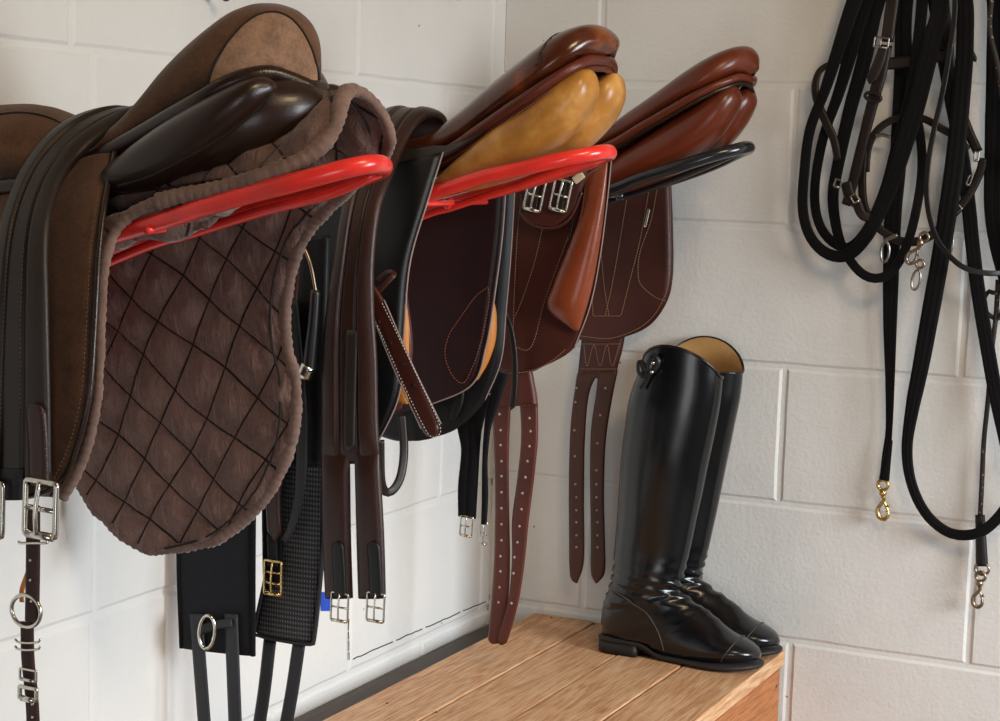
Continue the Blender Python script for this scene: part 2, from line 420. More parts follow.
def ringv(c, ra, rb, r, ang=0, yaw=0, n=8):
    c = Vector(c); rot = Matrix.Rotation(ang, 3, 'Y') @ Matrix.Rotation(yaw, 3, 'Z')
    return tube([c + rot @ Vector((ra * math.cos(t * PI / 12), 0, rb * math.sin(t * PI / 12))) for t in range(25)], r, n=n, res=49, closed=True)
def ball(c, r, n=12):
    R = []
    for i in range(1, n):
        a = PI * i / n; R.append([Vector(c) + Vector((r * math.sin(a) * math.cos(2*PI*j/n), r * math.sin(a) * math.sin(2*PI*j/n), r * math.cos(a))) for j in range(n)])
    return rings(R)
def bevel(o, w=.002, seg=2):
    b = o.modifiers.new('bevel', 'BEVEL'); b.width = w; b.segments = seg; b.limit_method = 'ANGLE'; return o

from mathutils.bvhtree import BVHTree
def bvh_of(v, f):
    tri = []
    for q in f:
        for k in range(1, len(q) - 1): tri.append((q[0], q[k], q[k + 1]))
    return BVHTree.FromPolygons([tuple(p) for p in v], tri)
def onto(b, px, py, off=.0008, fb=None):
    d = ray(px, py).normalized(); h, nn, i, dist = b.ray_cast(CAM, d)
    if h is None: return fb
    if nn.dot(d) > 0: nn = -nn
    return h + nn * off
def singles(pts, y, r, depth, n, name, mat, parent):
    for p in pts:
        put(name, *discs([p], y, r, depth, n).__dict__.values(), mat, parent)
def lines_of(Ls, y, mat, parent, r=.0006):
    for L_ in Ls:
        q = stitches(L_, y, r=r); put('stitching', q.v, q.f, mat, parent)
# ================================================================== ROOM
PAINT = wallmat('painted_block', (.75, .74, .72))
def blockwall(name, axis, lo, hi, joints):
    """painted 450 x 225 mm blockwork; axis 'x' = back wall on y=0, 'y' = left wall on x=0"""
    m = MB(); rnd = random.Random(3)
    def W(a, d, z): return Vector((a, -d, z)) if axis == 'x' else Vector((d, a, z))
    g = .0080
    zs = [round(.055 + .225 * k, 4) for k in range(-1, 12)]; dz = -.018 if axis == 'y' else 0
    m.add(([W(lo, -.0024, 0), W(hi, -.0024, 0), W(hi, -.0024, 2.6), W(lo, -.0024, 2.6)], [(0, 1, 2, 3)]))
    for k, z0 in enumerate(zs):
        z1 = z0 + .225 + dz; z0c = max(0, z0 + dz); z1c = min(2.6, z1)
        if z1c - z0c < .02: continue
        js = sorted(joints.get(z0, []) or [lo + (.1 if k % 2 else .32)])
        js = [j for j in js]
        while js[0] - .45 > lo and not (axis == 'x' and z0 == 1.18): js.insert(0, js[0] - .45)
        while js[-1] + .45 < hi: js.append(js[-1] + .45)
        ed = [lo] + [j for j in js if lo + .03 < j < hi - .03] + [hi]
        for a, b in zip(ed, ed[1:]):
            a0 = a + (g if a > lo else 0); b0 = b - (g if b < hi else 0); za = z0c + g; zb = z1c - g; d = rnd.uniform(-.0006, .0006); t = .0045
            # wavy edged front face
            nx = 18; nz = 8; vs = []; fs = []
            for j in range(nz + 1):
                for i in range(nx + 1):
                    x = a0 + (b0 - a0) * i / nx; z = za + (zb - za) * j / nz
                    w = .0012 * noise.noise(Vector((x * 16, z * 16, 3.3)))
                    if j in (0, nz): z += w
                    if i in (0, nx): x += w
                    vs.append(W(x, d, z))
            for j in range(nz):
                for i in range(nx):
                    q = j * (nx + 1) + i; fs.append((q, q + 1, q + nx + 2, q + nx + 1))
            # bevelled rim down to the mortar
            idx = [i for i in range(nx + 1)] + [(j + 1) * (nx + 1) - 1 for j in range(1, nz + 1)] + [nz * (nx + 1) + i for i in range(nx - 1, -1, -1)] + [j * (nx + 1) for j in range(nz - 1, 0, -1)]
            cx = (a0 + b0) / 2; cz = (za + zb) / 2; n0 = len(vs)
            for q in idx:
                v = vs[q]; ax = v.x if axis == 'x' else v.y
                ox = t * (1 if ax > cx else -1) if abs(abs(ax - cx) - (b0 - a0) / 2) < .004 else 0
                oz = t * (1 if v.z > cz else -1) if abs(abs(v.z - cz) - (zb - za) / 2) < .004 else 0
                if a == lo and ax < lo + .004: ox = 0
                if b == hi and ax > hi - .004: ox = 0
                vs.append(W(ax + ox, -.0024, v.z + oz))
            k2 = len(idx)
            for i in range(k2): fs.append((idx[i], n0 + i, n0 + (i + 1) % k2, idx[(i + 1) % k2]))
            m.add((vs, fs))
    o = m.put(name, PAINT, smooth=False); o['kind'] = 'structure'
    return o
wall_back = blockwall('wall_back', 'x', 0, 3.2, {1.63: [.178], 1.405: [.516], 1.18: [.80], .955: [.06, .518], .73: [.178, .386, .836]})
wall_left = blockwall('wall_left', 'y', -3.6, 0, {1.63: [-1.148, -.5], 1.405: [-.21], 1.18: [-.43], .955: [-.2], .73: [-1.105, -.487], .505: [-.25]})
ck = MB()
def crackline(pts):
    P = [atX(px, py, .0006) for px, py in pts]; Q = cat(P, 40)
    Q = [q + Vector((0, noise.noise(q * 60) * .0015, noise.noise(q * 50 + Vector((5, 5, 5))) * .0015)) for q in Q]
    for i in range(0, 39):
        if (i * 7) % 19 > 1: ck.add(tube([Q[i], Q[i + 1]], .0009, n=5, res=2))
crackline([(348.5, 618), (348.5, 640), (349, 661)]); crackline([(349, 661), (420, 630), (489, 600)])
ck.put('crack', MT['crack'], wall_left)
o = put('floor', *box((0, -3.6, -.05), (3.2, 0, 0)), wallmat('concrete_floor', (.30, .29, .27))); o['kind'] = 'structure'
o = put('ceiling', *box((0, -3.6, 2.6), (3.2, 0, 2.65)), wallmat('ceiling_paint', (.6, .57, .52))); o['kind'] = 'structure'

# ================================================================== WOODEN CHEST
TOP = .716; CX0, CX1 = .09, .545; CY0, CY1 = -1.12, -.006
ch = thing('wooden_chest', 'long pine chest with a planked lid standing under the saddles along the white wall', 'chest', (.31, -.55, 0))
PINE = woodmat('pine_planks', (.60, .325, .16), (.72, .49, .31), (.36, .15, .06), 'Y')
PINEX = woodmat('orange_pine', (.40, .135, .036), (.50, .20, .065), (.24, .07, .02), 'Y', rough=.45)
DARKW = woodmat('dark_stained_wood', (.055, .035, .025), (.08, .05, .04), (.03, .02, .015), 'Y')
pj = [atZ(509, 721, TOP).x - 0, atZ(417, 721, TOP).x, atZ(601, 721, TOP).x]
xs = sorted([CX0] + pj + [CX1])
lid = thing('lid', '', '', (0, 0, 0)); del lid['label']; del lid['category']; lid.parent = ch
bpy.data.objects.remove(lid)
for i, (a, b) in enumerate(zip(xs, xs[1:])):
    g0 = .0008 if i == 0 else .0011
    v, f = box((a + .0016, CY0, TOP - .026), (b - .0016, CY1, TOP - .0008 * (i % 2)))
    bevel(put('lid_plank', v, f, PINE, ch, smooth=False), .0018)
    # the end of each plank is trimmed by one edge board on the right face
v, f = box((CX1 - .018, CY0 + .01, 0.03), (CX1 - .007, CY1 - .004, TOP - .0315)); bevel(put('side_board', v, f, PINEX, ch, smooth=False), .002)
v, f = box((CX0 + .002, CY0 + .01, 0.03), (CX0 + .018, CY1 - .004, TOP - .0285)); bevel(put('side_board', v, f, PINEX, ch, smooth=False), .002)
v, f = box((CX0 + .018, CY0 + .012, 0.03), (CX1 - .018, CY0 + .028, TOP - .0285)); bevel(put('end_board', v, f, PINEX, ch, smooth=False), .002)
v, f = box((CX0 + .018, CY1 - .022, 0.03), (CX1 - .018, CY1 - .006, TOP - .0285)); bevel(put('end_board', v, f, PINEX, ch, smooth=False), .002)
v, f = box((CX0 + .01, CY0 + .02, 0), (CX1 - .01, CY1 - .01, .03)); bevel(put('plinth', v, f, DARKW, ch, smooth=False), .002)
for y, z in ((-.03, .66), (-.03, .58), (-.30, .66), (-.62, .66), (-.62, .58)):
    put('nail', *box((CX1 - .0085, y - .002, z - .002), (CX1 - .0062, y + .002, z + .002)), MT['crack'], ch)
for y in (-.02, -.60):
    for a in (.13, .21, .30, .41, .50): put('nail', *ball((a, y, TOP - .0006), .0022, 6), MT['crack'], ch)
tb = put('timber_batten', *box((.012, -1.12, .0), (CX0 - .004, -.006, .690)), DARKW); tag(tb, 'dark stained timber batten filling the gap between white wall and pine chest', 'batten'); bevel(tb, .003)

# blue tape on the left wall, small hooks above
bt = put('tape_strip', [atX(321, 592, .0012), atX(331, 592, .0012), atX(331, 611, .0012), atX(321, 611, .0012), atX(321, 592, .0001), atX(331, 592, .0001), atX(331, 611, .0001), atX(321, 611, .0001)], [(0, 1, 2, 3), (7, 6, 5, 4), (0, 4, 5, 1), (1, 5, 6, 2), (2, 6, 7, 3), (3, 7, 4, 0)], MT['blue'], smooth=False)
tag(bt, 'small piece of bright blue tape stuck on the white wall behind the girths', 'tape')
def wallpeg(c, r, mat, label):
    m = MB(); m.add(tube([Vector((.0, c.y, c.z)), Vector((c.x, c.y, c.z))], r * .45, n=10, res=3)); m.add(ball(c, r, 14))
    tag(m.put('wall_peg', MT[mat]), label, 'peg')
wallpeg(atX(226, -4, .03), .007, 'marker', 'dark red round peg on the left wall above the suede saddle')
wallpeg(atX(458, -2, .02), .0035, 'holed', 'tiny black peg on the left wall near the corner')
# ================================================================== SADDLE RACKS
Y1, Y2, Y3 = -1.325, -.77, -.22
def rack(name, label, yc, A, C, B, cross, mat, ballp, group=None, r=.0092):
    """A near rail px (wall..tip), C far rail px, B centre stay px"""
    HW = .085
    def rail(pts, sg):
        out = []
        for px, py, k in pts: out.append(atY(px, py, yc + sg * HW * k))
        return out
    a = rail(A, -1); c = rail(C, 1)
    # carry on to the wall
    def ext(p0, p1):
        d = (p1 - p0); t = (.004 - p0.x) / d.x; return Vector((.004, p0.y, p0.z + d.z * t * .9))
    a0 = ext(a[0], a[1]); c0 = ext(c[0], c[1])
    t = thing(name, label, 'saddle rack', (.004, yc, a0.z), group)
    loop = [a0] + a + c[::-1] + [c0]
    put('rail_loop', *tube(loop, r, n=14, res=110), MT[mat], t)
    b = [atY(px, py, yc) for px, py in B]; b0 = ext(b[0], b[1]); b0.z -= .03
    put('centre_stay', *tube([b0] + b, r * .55, n=10, res=30), MT[mat], t)
    x0 = atY(*cross[0], yc - HW * 1.15); x1 = atY(*cross[1], yc + HW * 1.15)
    put('cross_rod', *tube([x0, x1], .0035, n=10, res=4), MT[mat], t)
    put('weld_knob', *ball(atY(*ballp, yc), .0085, 14), MT[mat], t)
    pl = box((0.0005, yc - .11, min(a0.z, b0.z) - .03), (.006, yc + .11, max(a0.z, c0.z) + .03))
    bevel(put('wall_plate', *pl, MT[mat], t, smooth=False), .002)
    return t
A1 = [(150, 224, 1), (200, 208, 1), (250, 194, .95), (300, 181, .9), (345, 169, .72), (370, 164, .5), (382, 165, .2)]
C1 = [(150, 238, 1), (205, 221, 1), (250, 208, .95), (300, 195, .9), (345, 183, .75), (370, 174, .5), (382, 169, .2)]
rack('saddle_rack', 'red tubular saddle rack carrying the quilted brown pad and suede saddle', Y1,
     A1, C1, [(135, 251), (187, 235), (260, 212), (330, 194), (380, 172)], [(147, 231), (245, 219)], 'red', (187, 231), 'red wall racks')
A2 = [(425, 195, 1), (480, 178, 1), (520, 169, .95), (560, 160, .85), (590, 154, .62), (603, 152, .4), (609, 152, .15)]
C2 = [(425, 209, 1), (480, 195, 1), (520, 184, .95), (560, 172, .85), (590, 162, .6), (603, 156, .4), (609, 154, .15)]
rack('saddle_rack', 'red tubular saddle rack under the saddle with tan panels', Y2,
     A2, C2, [(413, 220), (450, 208), (505, 190), (560, 172), (604, 157)], [(418, 204), (486, 202)], 'red', (449, 204), 'red wall racks')
A3 = [(600, 194, 1), (640, 179, 1), (680, 166, .95), (715, 155, .8), (738, 149, .55), (748, 147, .2)]
C3 = [(600, 201, 1), (640, 189, 1), (680, 177, .95), (715, 164, .8), (738, 153, .55), (748, 149, .2)]
rack('saddle_rack', 'black tubular saddle rack nearest the back wall under the red-brown saddle', Y3,
     A3, C3, [(600, 205), (640, 192), (690, 173), (742, 151)], [(604, 196), (632, 196)], 'blackpaint', (620, 196))

# ================================================================== SADDLE MAKER
def seat_loft(T, Nr, ws, yc, k=6, bot=.35, n=14, pw=.75, flat=0):
    """T mid-line top px, Nr near rim px, ws half widths. closed symmetric body"""
    Tw = catk([P3(p, yc) for p in T], k); W = lerpk(ws, k)
    Nw = catk([atY(p[0], p[1], yc - w) if not isinstance(p, Vector) else p for p, w in zip(Nr, ws)], k)
    R = []; rim = []
    for t, nn, w in zip(Tw, Nw, W):
        w = max(w, .002); r = []
        for j in range(n + 1):
            a = PI * j / n; s = math.sin(a) ** pw; c = -math.cos(a)
            r.append(Vector((nn.x + (t.x - nn.x) * s, yc + w * c, nn.z + (t.z - nn.z) * s)))
        for j in range(1, n):
            a = PI * j / n; s = math.sin(a) ** .8 * bot; c = math.cos(a)
            r.append(Vector((nn.x + (t.x - nn.x) * s, yc + w * c, nn.z + (t.z - nn.z) * s)))
        R.append(r); rim.append(r[0])
    v, f = rings(R); return v, f, rim, R
def rimtube(rim, yc, r, endp=None):
    far = [Vector((p.x, 2 * yc - p.y, p.z)) for p in rim]
    return tube(rim + far[::-1], r, n=9, res=len(rim) * 3)
def panel(top, botm, wy, yp, k=6, n=20, sq=.9):
    """stuffed cushion: top/bottom outline px on its own middle plane"""
    Tw = catk([P3(p, yp) for p in top], k); Bw = catk([P3(p, yp) for p in botm], k); W = lerpk(wy, k); R = []
    for t, b, w in zip(Tw, Bw, W):
        c = (t + b) / 2; h = (t - b) / 2; r = []
        for j in range(n):
            a = 2 * PI * j / n; ca = math.cos(a); sa = math.sin(a)
            r.append(c + h * (abs(ca) ** sq) * (1 if ca > 0 else -1) + Vector((0, max(w, .001) * (abs(sa) ** sq) * (1 if sa > 0 else -1), 0)))
        R.append(r)
    return rings(R)
def mirror(vf, yc): return [Vector((p.x, 2 * yc - p.y, p.z)) for p in vf[0]], vf[1]

# ================================================================== SADDLE 1 (brown suede)
s1 = thing('dressage_saddle', 'brown suede saddle with a high cantle on the quilted pad, nearest the camera', 'saddle', (.25, Y1, 1.45))
T = [(-70, 150), (-50, 122), (-20, 109), (15, 104), (45, 106), (75, 120), (100, 134), (128, 126), (152, 102), (182, 66), (215, 34), (245, 10), (270, 3), (295, 10), (312, 30), (319, 60)]
Nn = [(-110, 200), (-90, 190), (-50, 186), (-10, 184), (25, 182), (55, 180), (85, 158), (112, 146), (140, 131), (170, 113), (200, 96), (228, 80), (252, 72), (272, 70), (292, 76), (311, 84)]
ws = [.02, .06, .075, .078, .075, .065, .055, .052, .056, .064, .070, .064, .052, .038, .023, .008]
v, f, rim, R = seat_loft(T, Nn, ws, Y1, pw=.62)
put('seat', v, f, MT['suede'], s1)
# lighter suede facing and seam on the near cantle
def cantle_arc(R, frac, s, e):
    out = []
    for r in R[s:e]:
        n = 14; x = frac * n; i = int(x); out.append(r[i].lerp(r[i + 1], x - i))
    return out
bv = bvh_of(v, f)
facL = [(208, 88), (213, 70), (222, 52), (235, 34), (252, 19), (270, 13), (287, 17), (300, 29), (310, 47), (316, 66), (317.5, 82)]
facR = [(211, 90), (221, 84), (232, 80), (243, 78), (254, 76), (266, 75), (278, 76), (290, 78), (300, 81), (309, 84), (316, 86)]
Lk = catk([Vector((p[0], p[1], 0)) for p in facL], 6); Rk = catk([Vector((p[0], p[1], 0)) for p in facR], 6)
gv = []; gf = []; NU = 14; last = None; arc = []
for i, (p, q) in enumerate(zip(Lk, Rk)):
    for j in range(NU + 1):
        r = p.lerp(q, j / NU); h = onto(bv, r.x, r.y, .0014); h = h or last; last = h; gv.append(h)
        if j == 0: arc.append(h)
for i in range(len(Lk) - 1):
    for j in range(NU):
        a = i * (NU + 1) + j; gf.append((a, a + 1, a + NU + 2, a + NU + 1))
put('cantle_facing', gv, gf, MT['suede_hi'], s1)
put('seam', *tube(arc, .0012, n=7, res=70), MT['thread'], s1)
put('pommel_seam', *tube([onto(bv, *p) for p in [(-30, 124), (-12, 117), (5, 114), (20, 113), (38, 115), (56, 121), (70, 130)] if onto(bv, *p)], .0013, n=7, res=50), MT['darkbrown'], s1)
# skirt roll below the rim
put('skirt_roll', *tube([p + Vector((0, -.002, -.004)) for p in rim] + [Vector((p.x, 2 * Y1 - p.y + .002, p.z - .004)) for p in rim[::-1]], .0085, n=12, res=260), MT['darkbrown'], s1)
# panels and gussets
top = [(113, 177), (120, 164), (140, 146), (170, 124), (205, 102), (240, 84), (262, 77), (274, 82)]
bo = [(114, 184), (120, 193), (142, 194), (170, 184), (205, 166), (240, 138), (262, 114), (275, 92)]
wy = [.012, .028, .036, .040, .040, .036, .026, .006]
pn = panel(top, bo, wy, Y1 - .062)
put('panel', *pn, MT['darkbrown'], s1); put('panel', *mirror(pn, Y1), MT['darkbrown'], s1)
put('panel_seam', *tube(PX([(118, 186), (150, 176), (185, 158), (220, 138), (250, 116), (272, 92)], Y1 - .103), .0010, n=6, res=50), MT['thread'], s1)
top = [(112, 180), (135, 163), (160, 145), (210, 110), (260, 80), (290, 76), (312, 84), (324, 96)]
bo = [(113, 192), (135, 206), (160, 203), (210, 191), (260, 174), (290, 158), (312, 138), (328, 112)]
put('tree_cover_shade', *panel(top, bo, [.03, .065, .078, .078, .072, .060, .038, .010], Y1 - .012), MT['darkbrown'], s1)  # dark leather body, enlarged so its colour fills the shadowed gap over the pad
# near flap, brown suede
Lf = [(-70, 190), (-75, 260), (-78, 340), (-70, 420), (-45, 468), (-10, 486), (20, 497)]
Rf = [(116, 150), (106, 200), (99, 260), (95, 330), (90, 395), (78, 445), (60, 484)]
fy = [-.058, -.105, -.132, -.146, -.155, -.158, -.16]
Lw = [atY(p[0], p[1], Y1 + d) for p, d in zip(Lf, fy)]; Rw = [atY(p[0], p[1], Y1 + d) for p, d in zip(Rf, fy)]
put('flap', *patch(Lw, Rw, .006, nu=16, pair=True, bulge=.004), MT['suede_flap'], s1)
put('flap_edge', *tube([p + Vector((0, -.001, 0)) for p in Rw] + [p for p in Lw[::-1][:3]], .0028, n=8, res=70), MT['darkbrown'], s1)
stitches([(p[0] - 9, p[1], Y1 + d - .006) for p, d in zip(Rf[1:], fy[1:])], r=.0005).put('stitching', MT['stitchd'], s1)
fm = patch([p + Vector((-.02, 0, .0)) for p in Lw], [p + Vector((-.06, 0, .01)) for p in Rw], .006, nu=16, pair=True, bulge=.004)
put('flap', *mirror(([p + Vector((0, -.035, 0)) for p in fm[0]], fm[1]), Y1), MT['suede_flap'], s1)

# ================================================================== QUILTED PAD
# rear edge running near-bottom -> over the rack -> far-bottom, front edge the same towards the wall
rear = [(62, 498, -.138), (84, 455, -.135), (97, 395, -.130), (100, 330, -.120), (104, 262, -.108), (122, 222, -.098), (160, 201, -.092), (215, 189, -.086), (268, 174, -.078), (310, 155, -.062), (334, 130, -.045),
        (341, 102, -.020), (350, 90, 0.0), (368, 97, .018), (384, 118, .035), (389, 140, .055), (378, 165, .085), (349, 188, .112), (316, 220, .128), (297, 252, .135), (286, 300, .142), (287, 345, .148), (296, 388, .152), (291, 443, .158), (268, 493, .162), (229, 531, .165), (189, 545, .166), (152, 549, .167)]
def padfront(i, n, p, d):
    return None
RW = catk([atY(x, y, Y1 + d) for x, y, d in rear], 7)
Z0 = None
# front edge: straight down both sides at x = XF, following the same y/z
XF = .02
FW = []
bz = RW[-1].z
nr = len(RW)
spine = 12 * 7
for i, p in enumerate(RW):
    t = abs(i - spine) / max(spine, nr - 1 - spine)
    q = Vector((XF, p.y, p.z))
    # near the crest the pad lies lower at the front than at its raised tail
    h = max(0, 1 - abs(i - spine) / (spine * .95)); q.z -= .0 if h < .01 else .10 * h ** 1.3
    FW.append(q)
FC = [FW[nr - 1 - 35]] + [atY(x, y, Y1 + d) for x, y, d in ((66, 447, .158), (88, 496, .162), (120, 532, .165), (142, 546, .166), (151.5, 549, .167))]
FC[0].x = min(FC[0].x, FC[1].x - .004)
for q_, w_ in enumerate(catk(FC, 7)): FW[nr - 1 - 35 + q_] = w_
SA, SB = .053, .046
def quilt(q):
    """diamond quilting: depth from the crossing stitch lines on the flap"""
    a = (q.x * .57 + q.z * .82) / SA + .10 * math.sin(q.x * 31 + q.z * 17) + .05 * math.sin(q.z * 63); b = (q.x * .87 - q.z * .49) / SB + .10 * math.sin(q.z * 27 - q.x * 13) + .05 * math.sin(q.x * 57)
    da = abs(a - round(a)); db = abs(b - round(b))
    k = min(1, (da / .5) ** .55) * min(1, (db / .5) ** .55)
    wr = .0022 * noise.noise(Vector((q.x * 30 + q.z * 12, q.z * 9, 1.3))) + .0026 * noise.noise(Vector((q.x * 75 + q.z * 30, q.z * 18, 2.))) + .0016 * noise.noise(Vector((q.x * 40, q.z * 110, 7.)))
    return .015 * k + wr * min(1, k * 2.2), min(da, db)
nu = 150; RWd = cat(RW, 420); FWd = [None] * 420
# pair by index fraction
def at(lst, t):
    x = t * (len(lst) - 1); i = min(int(x), len(lst) - 2); return lst[i].lerp(lst[i + 1], x - i)
L0 = [0]
for a, b in zip(RW, RW[1:]): L0.append(L0[-1] + (b - a).length)
rows = 420; ctr = []
for i in range(rows):
    s = L0[-1] * i / (rows - 1); j = 0
    while j < len(L0) - 2 and L0[j + 1] < s: j += 1
    fr = (s - L0[j]) / max(1e-9, L0[j + 1] - L0[j]); t = (j + fr) / (len(RW) - 1)
    ctr.append((at(RW, t), at(FW, t)))
G = []
for i, (r, fv) in enumerate(ctr):
    t = i / rows; row = []
    sag = .034 * math.exp(-((t - .275) / .045) ** 2); inn_ = .045 * math.exp(-((t - .285) / .045) ** 2)
    for j in range(nu + 1):
        q = r.lerp(fv, j / nu); d_ = (q - r).length
        q.z -= sag * min(1, d_ / .05) ** .8; q.y += inn_ * min(1, d_ / .03); row.append(q)
    G.append(row)
top_v = []; bot_v = []; TH = .010
for i in range(rows):
    for j in range(nu + 1):
        p = G[i][j]; a = G[max(0, i - 1)][j]; b = G[min(rows - 1, i + 1)][j]; c = G[i][max(0, j - 1)]; d = G[i][min(nu, j + 1)]
        nn = (b - a).cross(d - c); nn = nn.normalized() if nn.length > 1e-10 else Vector((0, 1, 0))
        # side facing inwards (towards the middle plane)
        if nn.dot(Vector((0, Y1 - p.y, -.6 * (1 if abs(p.y - Y1) < .1 else 0)))) < 0: nn = -nn
        edge = min(1, (p - G[i][0]).length / .016)
        q, _ = quilt(p); e = .25 + .75 * edge ** .5
        top_v.append(p + nn * (TH * .3 * e + q * .6 * e)); bot_v.append(p - nn * (TH * .3 * e + q * .5 * e))
v = top_v + bot_v; o_ = len(top_v); n1 = nu + 1; f = []
for i in range(rows - 1):
    for j in range(nu):
        a = i * n1 + j; f.append((a, a + 1, a + 1 + n1, a + n1)); f.append((o_ + a, o_ + a + n1, o_ + a + 1 + n1, o_ + a + 1))
    for j in (0, nu):
        a = i * n1 + j; f.append((a, a + n1, o_ + a + n1, o_ + a))
pad = thing('saddle_pad', 'brown diamond-quilted cotton saddle pad hanging under the suede saddle', 'saddle pad', (.25, Y1, 1.3))
MT['quilt'] = cloth('quilted_cotton', (.165, .098, .082), mott=.3, sheen=.3, nsc=22, bump=.4)
nt = MT['quilt'].node_tree; bs_ = nt.nodes['Principled BSDF']; tc = N(nt, 'ShaderNodeTexCoord')
mpq = N(nt, 'ShaderNodeMapping'); nt.links.new(tc.outputs['Object'], mpq.inputs[0]); mpq.inputs['Location'].default_value = (.25, Y1, 1.3)
sxyz = N(nt, 'ShaderNodeSeparateXYZ'); nt.links.new(mpq.outputs[0], sxyz.inputs[0])
def mth(op, *a):
    n_ = N(nt, 'ShaderNodeMath', operation=op)
    for i_, q_ in enumerate(a):
        if isinstance(q_, (int, float)): n_.inputs[i_].default_value = q_
        else: nt.links.new(q_, n_.inputs[i_])
    return n_.outputs[0]
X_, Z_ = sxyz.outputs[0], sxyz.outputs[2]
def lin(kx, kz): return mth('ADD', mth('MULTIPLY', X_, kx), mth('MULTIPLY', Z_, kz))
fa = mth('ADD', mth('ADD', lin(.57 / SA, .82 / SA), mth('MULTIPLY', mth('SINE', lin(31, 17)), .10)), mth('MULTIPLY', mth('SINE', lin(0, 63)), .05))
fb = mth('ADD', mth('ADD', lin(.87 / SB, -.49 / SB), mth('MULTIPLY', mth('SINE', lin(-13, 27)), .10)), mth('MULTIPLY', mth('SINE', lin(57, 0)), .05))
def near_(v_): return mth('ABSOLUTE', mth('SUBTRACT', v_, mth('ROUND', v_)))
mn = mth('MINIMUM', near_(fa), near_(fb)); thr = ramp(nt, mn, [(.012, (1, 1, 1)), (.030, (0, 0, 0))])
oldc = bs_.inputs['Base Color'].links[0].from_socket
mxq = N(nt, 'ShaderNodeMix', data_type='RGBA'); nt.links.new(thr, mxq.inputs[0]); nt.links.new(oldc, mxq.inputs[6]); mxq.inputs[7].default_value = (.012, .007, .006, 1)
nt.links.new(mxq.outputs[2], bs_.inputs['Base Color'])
mpw = N(nt, 'ShaderNodeMapping'); nt.links.new(tc.outputs['Object'], mpw.inputs[0]); mpw.inputs['Scale'].default_value = (1.0, .5, .28); mpw.inputs['Rotation'].default_value = (0, .35, 0)
nw = N(nt, 'ShaderNodeTexNoise', Scale=110.0, Detail=4.0, Roughness=.55, Distortion=.6); nt.links.new(mpw.outputs[0], nw.inputs['Vector'])
bw = N(nt, 'ShaderNodeBump', Strength=.75, Distance=.006); nt.links.new(nw.outputs['Fac'], bw.inputs['Height'])
ob = bs_.inputs['Normal'].links[0].from_node; nt.links.new(bw.outputs[0], ob.inputs['Normal'])
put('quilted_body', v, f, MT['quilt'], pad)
# the rolled binding along the whole rear and lower edge
bd = [c[0] for c in ctr]; nf_ = int(rows * .055); bd = cat(bd[::3] + [bd[-1]] + [ctr[k][1] for k in range(rows - 4, rows - int(rows * .155), -4)], rows + 60); rows_b = len(bd); R_ = []; nb = 14
T_ = [(bd[min(rows_b - 1, i + 1)] - bd[max(0, i - 1)]).normalized() for i in range(rows_b)]
u = Vector((0, 1, 0)); acc = 0
for i in range(rows_b):
    u = (u - u.dot(T_[i]) * T_[i]).normalized(); w = T_[i].cross(u); acc += (bd[i] - bd[i - 1]).length if i else 0
    near = i < rows_b * .22
    rr = (.0052 if near else .0066) * (1 + .10 * math.sin(acc * 700 + 3 * noise.noise(bd[i] * 30)) + .25 * noise.noise(bd[i] * 50))
    R_.append([bd[i] + (u * math.cos(2 * PI * k / nb) * .85 + w * math.sin(2 * PI * k / nb) * 1.15) * rr * (1 + .12 * noise.noise(bd[i] * 120 + Vector((k, 0, 0)))) for k in range(nb)])
put('binding', *rings(R_), MT['padedge'], pad)
inn = [G[i][4] for i in range(0, rows)]
sm = MB()
ii = [next((p for p in G[i] if (p - G[i][0]).length > .0135), G[i][-1]) for i in range(rows)]
sm.add(tube([p + Vector((0, -.0085 if p.y > Y1 else 0, 0)) for p in ii[int(rows * .36):-12]], .0014, n=5, res=300))
sm.put('binding_seam', MT['thread'], pad)
# ================================================================== GIRTH OVER SADDLE 1
def girth_path(Lp, Rp, prof, th, nu=36): return patch([P3(p) for p in Lp], [P3(p) for p in Rp], th, prof=prof, nu=nu, pair=True)
def girthprof(u):
    e = padp(u); rib = 1
    a = abs(u - .33); b = abs(u - .67)
    g = min(1, (min(a, b) / .05)) ** .5
    side = .15 if .33 < u < .67 else .55
    return e * (.15 + .85 * g * (.6 + side))
g1 = thing('leather_girth', 'dark brown padded girth draped over the seat of the suede saddle', 'girth', (.2, Y1 - .15, 1.3), 'padded leather girths')
Lp = [(-22, 480, -1.500), (-18, 400, -1.500), (-12, 310, -1.495), (-2, 235, -1.478), (15, 182, -1.445), (36, 148, -1.412), (62, 124, -1.380), (88, 113, -1.345), (110, 112, -1.315), (128, 120, -1.26), (135, 150, -1.20), (140, 230, -1.16)]
Rp = [(51, 480, -1.500), (50, 400, -1.500), (48, 310, -1.495), (48, 235, -1.478), (58, 190, -1.445), (76, 161, -1.412), (100, 138, -1.380), (124, 122, -1.345), (146, 112, -1.315), (165, 116, -1.26), (175, 150, -1.20), (180, 230, -1.16)]
put('girth_body', *girth_path(Lp, Rp, girthprof, .013), MT['girthdk'], g1)
for k in (.36, .64):
    pts = [P3(a).lerp(P3(b), k) + Vector((0, -.0075, .0)) for a, b in zip(Lp[:8], Rp[:8])]
    stitches(pts, r=.0005).put('stitching', MT['stitchd'], g1)
